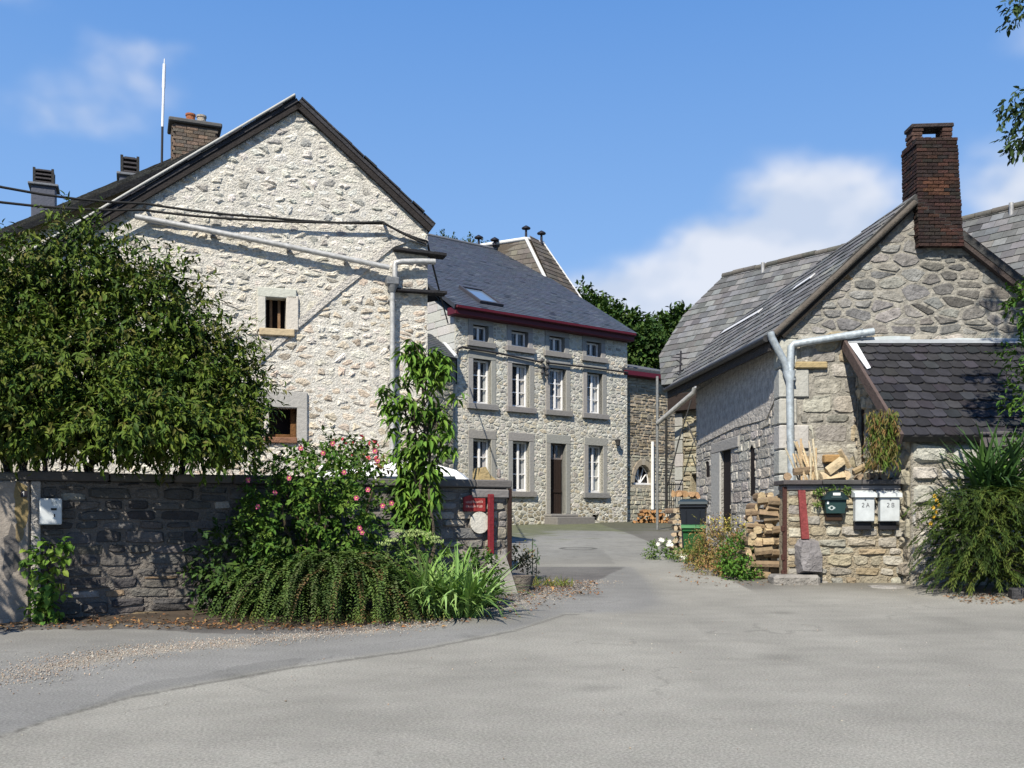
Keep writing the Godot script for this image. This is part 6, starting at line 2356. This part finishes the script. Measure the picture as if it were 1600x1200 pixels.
	for i in 34: leaf(L, Vector3(rnd(-2.5, -1.75), rnd(2.3, 2.62), -12.6 - rnd(0, .3)), rv(), rv(), rnd(.05, .08), vary(Color(.40, .05, .07), .3))
	foliage(t, "blooms", L, oval, M.petal, at)
	# young tree with long drooping leaves
	at = gp(-1.19, 12.42)
	t = plant("young_tree", at, "slender young tree with long drooping bright leaves beside the white downpipe", "tree")
	tb = B.new()
	tb.col = Color(.16, .13, .10)
	var tops := [Vector3(-1.19, 3.85, -12.42), Vector3(-.98, 3.05, -12.4), Vector3(-1.4, 3.15, -12.42)]
	for q in tops: limb(tb, at + Vector3(rnd(-.1, .15), 0, rnd(-.1, .1)), q, .03, .01, .03, 8)
	var tips := []
	for i in 190:
		var y := rnd(1.35, 3.75)
		var wdt := (lerpf(.24, .38, (y - 1.3) / 1.0) if y < 2.3 else (lerpf(.38, .55, (y - 2.3) / .8) if y < 3.1 else lerpf(.55, .2, (y - 3.1) / .7)))
		var a := rnd(0, TAU)
		var p := Vector3(-1.17 - .06 * clampf(2.6 - y, 0, 1) + cos(a) * wdt * rnd(.25, 1), y * 1.02, -12.42 + sin(a) * wdt * .5 * rnd(.25, 1))
		tips.append(p)
		if i % 2 == 0: tb.tube([Vector3(-1.17 + rnd(-.12, .12), y - .25, -12.42), p], [.012, .006], 5)
	part("trunk", tb, M.bark, t)
	L = Leaves.new()
	for p in tips:
		var base: Color = pick([Color(.10, .185, .029), Color(.078, .15, .025), Color(.13, .225, .038), Color(.06, .115, .022)])
		for i in 10:
			var a := TAU * i / 10 + rnd(-.3, .3)
			var d := Vector3(cos(a), rnd(-.75, .1), sin(a)).normalized()
			leaf(L, p + Vector3(rnd(-.05, .05), rnd(-.07, .07), rnd(-.05, .05)), d, Vector3.UP + rv() * .3, rnd(.12, .20), vary(base, .2, .1))
	foliage(t, "leaves", L, leaf_shape(0.30, 0.42, 4), M.leaf, at, 290)
	# cotoneaster mound with arching branches
	at = gp(-2.0, 10.75)
	t = plant("arching_mound", at, "low dark green mound of arching small-leaved branches spilling towards the road, left", "shrub")
	L = Leaves.new()
	var g3 := [Color(.072, .118, .030), Color(.052, .090, .024), Color(.10, .150, .040), Color(.042, .070, .022), Color(.09, .115, .045)]
	tb = B.new()
	tb.col = Color(.05, .04, .03)
	for i in 430:
		var a := rnd(0, TAU)
		var ox := rnd(-.75, .7)
		var p := at + Vector3(ox, rnd(.15, .62) * (1.0 - absf(ox) * .35), rnd(-.3, .1))
		var d := Vector3(cos(a) * .9 + ox * .5, rnd(.45, 1.1), sin(a) * .75 + .12).normalized()
		var n := 34
		var len2 := rnd(.75, 1.35)
		var base: Color = pick(g3) if R.randf() > .07 else Color(.14, .095, .045)
		var start := p
		var mid := p
		for k in n:
			p += d * len2 / n
			d = (d + Vector3.DOWN * rnd(.07, .10)).normalized()
			if k == n / 2: mid = p
			if p.y < gy(-p.z) + .03: break
			for s in [-1, 1]:
				var sd: Vector3 = d.cross(Vector3.UP).normalized() * s
				leaf(L, p, (d * .9 + sd * .9 + Vector3.UP * .25 + rv() * .2).normalized(), Vector3.UP + rv() * .4, lerpf(.06, .03, float(k) / n) * rnd(.8, 1.2), vary(base, .15, .08))
		if i % 6 == 0: tb.tube([start, mid, p], .004, 4)
	part("stems", tb, M.bark, t)
	foliage(t, "leaves", L, tiny, M.leaf, at)
	# unmown grass at the foot of the mound
	at = gp(-2.0, 9.95)
	t = plant("verge_grass", at, "thin unmown grass and weeds along the roadside foot of the arching mound", "grass")
	L = Leaves.new()
	for i in 520:
		var g := gpx(rnd(335, 700), rnd(966, 978) - absf(R.randfn(0, 6)))
		if R.randf() < .4: g = gpx(R.randfn(585, 30), rnd(962, 974))
		leaf(L, g, (Vector3.UP + rv() * .7).normalized(), rv(), rnd(.05, .15), vary(pick([Color(.10, .15, .03), Color(.16, .18, .05), Color(.20, .17, .07), Color(.07, .11, .025)]), .2))
	foliage(t, "blades", L, blade_shape(.07, .9, 3), M.leaf, at)
	# darker growth in the shade at the left of the bed
	at = gp(-3.2, 11.1)
	t = plant("shade_shrub", at, "loose dark green shrub in the shade between the garden wall and the mound", "shrub")
	L = Leaves.new()
	blob(L, Vector3(-3.15, .95, -11.15), Vector3(.55, .5, .4), 190, .2, 8, .085, .5, [Color(.035, .07, .02), Color(.05, .09, .022), Color(.028, .05, .016)], .3)
	blob(L, Vector3(-2.75, .85, -10.95), Vector3(.4, .4, .35), 110, .2, 8, .085, .5, [Color(.045, .085, .02), Color(.06, .10, .025)], .3)
	foliage(t, "leaves", L, oval, M.leaf, at)
	# flat-headed plant, daylily clump and rounded shrub at the right of the bed
	at = gp(-1.1, 11.4)
	t = plant("umbel_plant", at, "pale green plant with flat flower heads in front of the young tree", "plant")
	L = Leaves.new()
	blob(L, Vector3(-1.1, 1.0, -11.4), Vector3(.42, .3, .25), 90, .2, 7, .085, .4, [Color(.10, .18, .04), Color(.13, .21, .05)], .2)
	foliage(t, "leaves", L, oval, M.leaf, at)
	L = Leaves.new()
	for q in [[612, 846], [640, 838], [664, 836], [650, 832], [683, 848], [676, 842], [600, 852], [627, 832]]:
		var o := px(q[0], q[1], 11.15)
		for i in 70: leaf(L, o + Vector3(rnd(-.075, .075), rnd(-.01, .02), rnd(-.07, .07)), (Vector3.UP + rv() * .6).normalized(), rv(), .03, vary(Color(.28, .36, .13), .2))
	foliage(t, "flower_heads", L, tiny, M.petal, at)
	at = gp(-.68, 10.75)
	t = plant("daylily_clump", at, "light green clump of strap leaves leaning right, left of the concrete guard block", "plant")
	for v in 4:
		L = Leaves.new()
		for i in 65:
			var a := rnd(0, TAU)
			var o := at + Vector3(rnd(-.5, .3), 0, rnd(-.18, .18))
			var up := Vector3(cos(a) * .35 + .25, 1, sin(a) * .35 + .1).normalized()
			leaf(L, o, up, -Vector3(cos(a) + .45, 0, sin(a) + .3).normalized(), rnd(.6, 1.0), vary(pick([Color(.17, .28, .07), Color(.22, .33, .11), Color(.12, .21, .055)]), .15))
		foliage(t, "strap_leaves", L, blade_shape(0.05, [0.5, 1.0, 1.5, 2.0][v], 6), M.leaf, at)
	at = gp(-.42, 11.5)
	t = plant("rounded_shrub", at, "small rounded glossy green shrub beside the concrete guard block", "shrub")
	L = Leaves.new()
	blob(L, Vector3(-.42, .80, -11.55), Vector3(.27, .33, .25), 190, .13, 8, .06, .3, [Color(.055, .11, .02), Color(.075, .14, .03), Color(.04, .08, .018)], .4)
	foliage(t, "leaves", L, oval, M.leaf, at)
	# climbing sprig at the left pillar
	at = gp((72.0 - 800) / F * 10.35, 10.35)
	t = plant("wall_climber", at, "bright green sapling climbing the left garden wall below the white mailbox", "plant")
	L = Leaves.new()
	tb = B.new()
	tb.col = Color(.12, .10, .06)
	tb.tube([at, at + Vector3(.02, .5, 0), at + Vector3(.05, .85, -.02)], .01, 5)
	part("stem", tb, M.bark, t)
	for i in 120:
		var y := rnd(.05, .88)
		var wd := lerpf(.10, .24, clampf(y / .7, 0, 1))
		var p := at + Vector3(rnd(-wd, wd) + .03, y, rnd(-.02, .14))
		spray(L, p, (rv() + Vector3(0, .2, .8)).normalized(), .1, 3, .085, .5, [Color(.10, .18, .03), Color(.07, .14, .025), Color(.14, .21, .04)])
	foliage(t, "leaves", L, leaf_shape(.75, .2), M.leaf, at)
	# weeds by the guard block and low creeping green
	at = gpx(832, 905)
	t = plant("thistle_weed", at, "tall bluish green weed at the yard entrance beside the broken pot", "weed")
	L = Leaves.new()
	tb = B.new()
	tb.col = Color(.09, .12, .06)
	for q in [[0, .62], [.05, .48], [-.06, .4]]:
		tb.tube([at + Vector3(q[0], 0, 0), at + Vector3(q[0] * 1.6, q[1], 0)], .006, 5)
		for k in 16: spray(L, at + Vector3(q[0] * 1.3, q[1] * k / 16, 0), (rv() + Vector3.UP * .5).normalized(), .07, 3, .06, .2, [Color(.07, .12, .06), Color(.10, .15, .08)])
	part("stem", tb, M.bark, t)
	foliage(t, "leaves", L, laurel, M.leaf, at)
	at = gpx(855, 915)
	t = plant("grass_tuft", at, "low tuft of yellowing grass on the corner of the yard entrance", "grass")
	L = Leaves.new()
	for i in 160:
		var o := at + Vector3(rnd(-.3, .35), 0, rnd(-.15, .15))
		o.y = gy(-o.z)
		leaf(L, o, (Vector3.UP + rv() * .8).normalized() * Vector3(1, 1, 1), rv(), rnd(.08, .2), vary(pick([Color(.13, .17, .03), Color(.2, .17, .06), Color(.09, .12, .03)]), .2))
	foliage(t, "blades", L, blade_shape(.07, .9, 3), M.leaf, at)
	at = gpx(812, 905)
	t = plant("pot_weeds", at, "reddish dry weeds growing in the broken pot by the guard block", "weed")
	L = Leaves.new()
	blob(L, at + Vector3(0, .34, 0), Vector3(.14, .17, .12), 70, .1, 5, .05, .3, [Color(.17, .10, .05), Color(.12, .13, .04), Color(.2, .15, .06)], .1)
	foliage(t, "leaves", L, oval, M.leaf, at)
	# dry mass and green weeds left of the wood stack
	at = gp(3.1, 15.6)
	t = plant("dry_weeds", at, "mass of rusty brown and olive dry weeds between the bins and the wood stack", "weeds")
	L = Leaves.new()
	var g5 := [Color(.26, .19, .07), Color(.20, .16, .055), Color(.30, .19, .09), Color(.15, .15, .04), Color(.24, .13, .06), Color(.12, .14, .035)]
	for q in [[3.45, 1.05, -16.4, .42, .42, .5, 300], [3.2, .85, -15.8, .3, .35, .5, 200], [3.6, 1.1, -16.2, .35, .4, .4, 180], [3.38, .75, -15.2, .36, .25, .4, 170]]:
		blob(L, Vector3(q[0], q[1], q[2]), Vector3(q[3], q[4], q[5]), q[6], .22, 8, .055, .3, g5, .2, .8)
	foliage(t, "stalks", L, leaf_shape(.28, .3), M.leaf, at)
	L = Leaves.new()
	for i in 90: leaf(L, Vector3(rnd(3.3, 3.95), rnd(1.35, 1.56), -16.2 + rnd(-.3, .3)), rv(), rv(), rnd(.03, .055), vary(Color(.42, .36, .08), .2))
	foliage(t, "yellow_flowers", L, oval, M.petal, at)
	at = gp(3.6, 14.75)
	t = plant("green_weeds", at, "bright green leafy weeds at the foot of the wood stack beside the gatepost", "weeds")
	L = Leaves.new()
	for q in [[3.55, .95, -14.9, .3, .3, .3, 170], [3.45, .72, -14.5, .22, .16, .2, 90], [3.75, 1.1, -15.1, .16, .25, .2, 60]]:
		blob(L, Vector3(q[0], q[1], q[2]), Vector3(q[3], q[4], q[5]), q[6], .16, 8, .055, .3, [Color(.07, .15, .025), Color(.09, .18, .03), Color(.05, .11, .02)], .2)
	foliage(t, "leaves", L, oval, M.leaf, at)
	at = gp(2.95, 18.1)
	t = plant("daisy_patch", at, "low green patch with white daisies at the yard edge beside the bins", "flowers")
	L = Leaves.new()
	for q in [[2.8, .92, -18.0, .3, .18, .3, 110], [3.2, .85, -17.3, .3, .13, .3, 90]]:
		blob(L, Vector3(q[0], q[1], q[2]), Vector3(q[3], q[4], q[5]), q[6], .14, 7, .05, .3, [Color(.09, .16, .04), Color(.12, .18, .05), Color(.07, .12, .03)], .2)
	foliage(t, "leaves", L, oval, M.leaf, at)
	L = Leaves.new()
	for q in [[1032, 843], [1035, 844], [1046, 846], [1049, 851], [1044, 851], [1069, 872], [1071, 868], [1065, 868], [1028, 850]]:
		var o := px(q[0], q[1], 17.4)
		for k in 7: leaf(L, o, Vector3(cos(k * .9), sin(k * .9), .3).normalized(), Vector3.BACK, .045, Color(.72, .72, .66))
	foliage(t, "daisies", L, oval, M.petal, at)
	# right-hand side: dark arching shrub, yucca, yellow flowers
	at = gp(6.35, 12.9)
	t = plant("arching_conifer", at, "big dark green feathery shrub with arching fronds at the right edge", "shrub")
	L = Leaves.new()
	var g4 := [Color(.045, .075, .016), Color(.034, .058, .014), Color(.065, .095, .02), Color(.024, .040, .012), Color(.08, .105, .024)]
	tb = B.new()
	tb.col = Color(.04, .03, .025)
	for i in 760:
		var p := at + Vector3(rnd(-.5, .95), rnd(.2, 1.4), rnd(-.4, .35))
		var a := rnd(0, TAU)
		var d := Vector3(cos(a) - .25, rnd(.0, .75), sin(a) * .8 + .25).normalized()
		var base: Color = pick(g4)
		var n := 24
		var len2 := rnd(.45, .75)
		var start := p
		for k in n:
			p += d * len2 / n
			d = (d + Vector3.DOWN * 0.06).normalized()
			if p.y < gy(-p.z) + .06: break
			for s in [-1, 1]:
				var sd: Vector3 = d.cross(Vector3.UP).normalized() * s
				leaf(L, p, (d * 1.1 + sd * .6 + rv() * .25).normalized(), Vector3.UP + rv() * .5, rnd(.05, .085), vary(base, .18, .1))
		if i % 14 == 0: tb.tube([start, p], .006, 4)
	part("stems", tb, M.bark, t)
	foliage(t, "needles", L, leaf_shape(.2, .1, 2), M.leaf, at)
	at = gp(6.6, 13.2) + Vector3(0, 1.35, 0)
	t = plant("yucca_clump", at, "dark sword-leaved clump fanning out above the arching shrub, right", "plant")
	for v in 3:
		L = Leaves.new()
		for i in 75:
			var a := rnd(0, TAU)
			var e := rnd(.1, 1.35)
			var d := Vector3(cos(a) * cos(e), sin(e), sin(a) * cos(e))
			leaf(L, at + Vector3(rnd(-.25, .3), rnd(-.1, .25), rnd(-.15, .15)), d, -(Vector3(cos(a), 0, sin(a)) + Vector3.DOWN * .2), rnd(.6, 1.0), vary(pick([Color(.045, .095, .03), Color(.06, .12, .035), Color(.035, .07, .03), Color(.085, .17, .04)]), .2))
		foliage(t, "sword_leaves", L, blade_shape(.055, [.1, .4, .8][v], 5), M.glossy_leaf, at)
	at = gp(5.95, 13.35)
	t = plant("yellow_flower_plant", at, "small plant with yellow flowers between the pale shed wall and the arching shrub", "plant")
	L = Leaves.new()
	blob(L, Vector3(5.98, 1.45, -13.2), Vector3(.17, .42, .15), 110, .14, 6, .055, .3, [Color(.06, .11, .03), Color(.08, .13, .03)], .2)
	foliage(t, "leaves", L, oval, M.leaf, at)
	L = Leaves.new()
	for q in [[1460, 775], [1463, 782], [1458, 793], [1462, 800], [1459, 808], [1454, 818], [1467, 790]]:
		var o := px(q[0], q[1], 12.95)
		for k in 8: leaf(L, o, Vector3(cos(k * .8), sin(k * .8), .4).normalized(), Vector3.BACK, .034, vary(Color(.62, .38, .03), .15))
	foliage(t, "flowers", L, oval, M.petal, at)
	# shrub at the right edge of the lean-to roof
	at = gp(7.1, 13.2)
	t = plant("edge_shrub", at, "light green leafy shrub at the right edge in front of the lean-to roof", "shrub")
	L = Leaves.new()
	tb = B.new()
	tb.col = Color(.08, .06, .04)
	for i in 4: limb(tb, at, at + Vector3(rnd(-.2, .4), rnd(2.0, 3.2), rnd(-.2, .2)), .03, .01)
	part("stems", tb, M.bark, t)
	for q in [[7.25, 2.2, -13.2, .4, .55, .4, 130], [7.3, 3.3, -13.4, .35, .35, .4, 60], [7.35, 4.6, -13.4, .35, .3, .35, 60], [7.25, 3.9, -13.6, .3, .2, .3, 30]]:
		blob(L, Vector3(q[0], q[1], q[2]), Vector3(q[3], q[4], q[5]), q[6], .2, 7, .09, .4, [Color(.06, .12, .025), Color(.09, .17, .03), Color(.045, .085, .02)], .2)
	foliage(t, "leaves", L, oval, M.leaf, at)
	# tall tree out at the right whose twigs hang into view
	at = gp(9.6, 10.2)
	t = plant("roadside_tree", at, "tall tree beyond the right edge, only its dark leaf tips showing against the sky", "tree")
	tb = B.new()
	tb.col = Color(.09, .075, .06)
	limb(tb, at, at + Vector3(-.3, 7, 0), .28, .18, .02, 8)
	for i in 10:
		var y := rnd(4.5, 8.5)
		limb(tb, at + Vector3(-.2, y, 0), at + Vector3(rnd(-3.0, 2.5), y + rnd(1, 3), rnd(-2.5, 2.5)), .1, .03, .05)
	limb(tb, at + Vector3(-.2, 5.5, 0), Vector3(6.4, 6.6, -11.2), .07, .012, .03)
	limb(tb, at + Vector3(-.2, 6, 0), Vector3(6.3, 8.0, -11.2), .07, .012, .03)
	part("trunk", tb, M.bark, t)
	L = Leaves.new()
	var g6 := [Color(.035, .06, .022), Color(.05, .08, .03), Color(.028, .048, .02)]
	for q in [[9.4, 10.5, -10.2, 2.6, 2.2, 2.6, 520], [8.3, 8.9, -10.6, 1.5, 1.2, 1.6, 260], [10.5, 8.5, -9.5, 2.2, 1.8, 2.2, 240], [7.6, 10.6, -11.0, 1.5, 1.3, 1.5, 220]]:
		blob(L, Vector3(q[0], q[1], q[2]), Vector3(q[3], q[4], q[5]), q[6], .4, 11, .13, .6, g6, .35)
	var tip := func(x: float, y: float, n: int, r: float) -> void: # twigs whose ends show
		var c := px(x, y, 11.2)
		for i in n: spray(L, c + Vector3(rnd(0, r), rnd(-r, r) * .6, rnd(-r, r) * .6), (Vector3(-.7, -.4, .1) + rv() * .5).normalized(), .2, 7, .085, .5, g6, .7)
	tip.call(1578, 165, 16, .25); tip.call(1584, 205, 14, .22); tip.call(1590, 232, 7, .15); tip.call(1560, 163, 3, .1); tip.call(1585, 8, 14, .2)
	tip.call(1604, 150, 22, .3); tip.call(1606, 190, 22, .3); tip.call(1610, 0, 16, .3)
	foliage(t, "leaves", L, oval, M.leaf, at)
	# woods behind
	var g7 := [Color(.035, .07, .018), Color(.05, .09, .022), Color(.026, .052, .015), Color(.065, .105, .026)]
	var far := [[902, 530, 64, 2.7, 3.6, "tall dark tree showing just past the manor roof's right slope"], [958, 552, 60, 2.5, 2.9, "broad dark tree behind the manor, second from the roof slope"], [1006, 572, 58, 2.2, 2.3, "lower dark tree between the outbuilding roof and the barn roof"], [1052, 556, 62, 2.6, 2.9, "round dark tree rising behind the left edge of the long barn roof"], [1100, 545, 70, 3.2, 3.0, "dark tree mostly hidden behind the long barn roof"]]
	for q in far:
		var c := px(q[0], q[1], q[2])
		var o := gp(c.x, q[2])
		var tr := plant("wood_tree", o, q[5], "tree", "trees behind the houses")
		var b := B.new()
		b.col = Color(.08, .06, .05)
		limb(b, o, c, .3, .12, .02)
		part("trunk", b, M.bark, tr)
		L = Leaves.new()
		for k in 14: blob(L, c + rv() * Vector3(q[3], q[4], q[3]) * .62, Vector3(q[3], q[4], q[3]) * rnd(.35, .5), 110, .7, 7, .34, .4, g7, .3)
		foliage(tr, "crown", L, oval, M.leaf, o)
	for q in [[682, 366, "leftmost slim treetop over the manor ridge, touching the left gable"], [692, 358, "tallest slim treetop over the manor ridge, second from the left gable"], [706, 366, "third slim treetop from the left gable over the manor ridge"], [722, 372, "fourth slim treetop from the left gable, lowest over the manor ridge"], [735, 366, "fifth slim treetop over the manor ridge, nearly above the skylight"], [757, 372, "rightmost slim treetop over the manor ridge, beside the tower's pale ridge"]]:
		var c := px(q[0], q[1] + 8, 72)
		var o := gp(c.x, 72)
		var tr := plant("poplar_top", o, q[2], "tree", "treetops over the manor ridge")
		var b := B.new()
		b.col = Color(.08, .06, .05)
		limb(b, o, c, .2, .05, .01)
		part("trunk", b, M.bark, tr)
		L = Leaves.new()
		blob(L, c - Vector3(0, 1.0, 0), Vector3(.42, 1.3, .42), 60, .4, 6, .2, .2, [Color(.06, .10, .05), Color(.08, .12, .06)], .1)
		blob(L, c - Vector3(0, 4.0, 0), Vector3(1.2, 2.4, 1.0), 70, .5, 6, .3, .2, [Color(.06, .10, .05), Color(.08, .12, .06)], .1)
		foliage(tr, "crown", L, oval, M.leaf, o)

func _ready() -> void:
	R.seed = 4711
	light_and_lens()
	materials()
	ground()
	whitewashed_house()
	annex()
	manor()
	tower_roof()
	low_building()
	long_barn()
	stone_barn()
	lean_to()
	garden_wall()
	mailbox_wall()
	firewood()
	yard_things()
	plants()
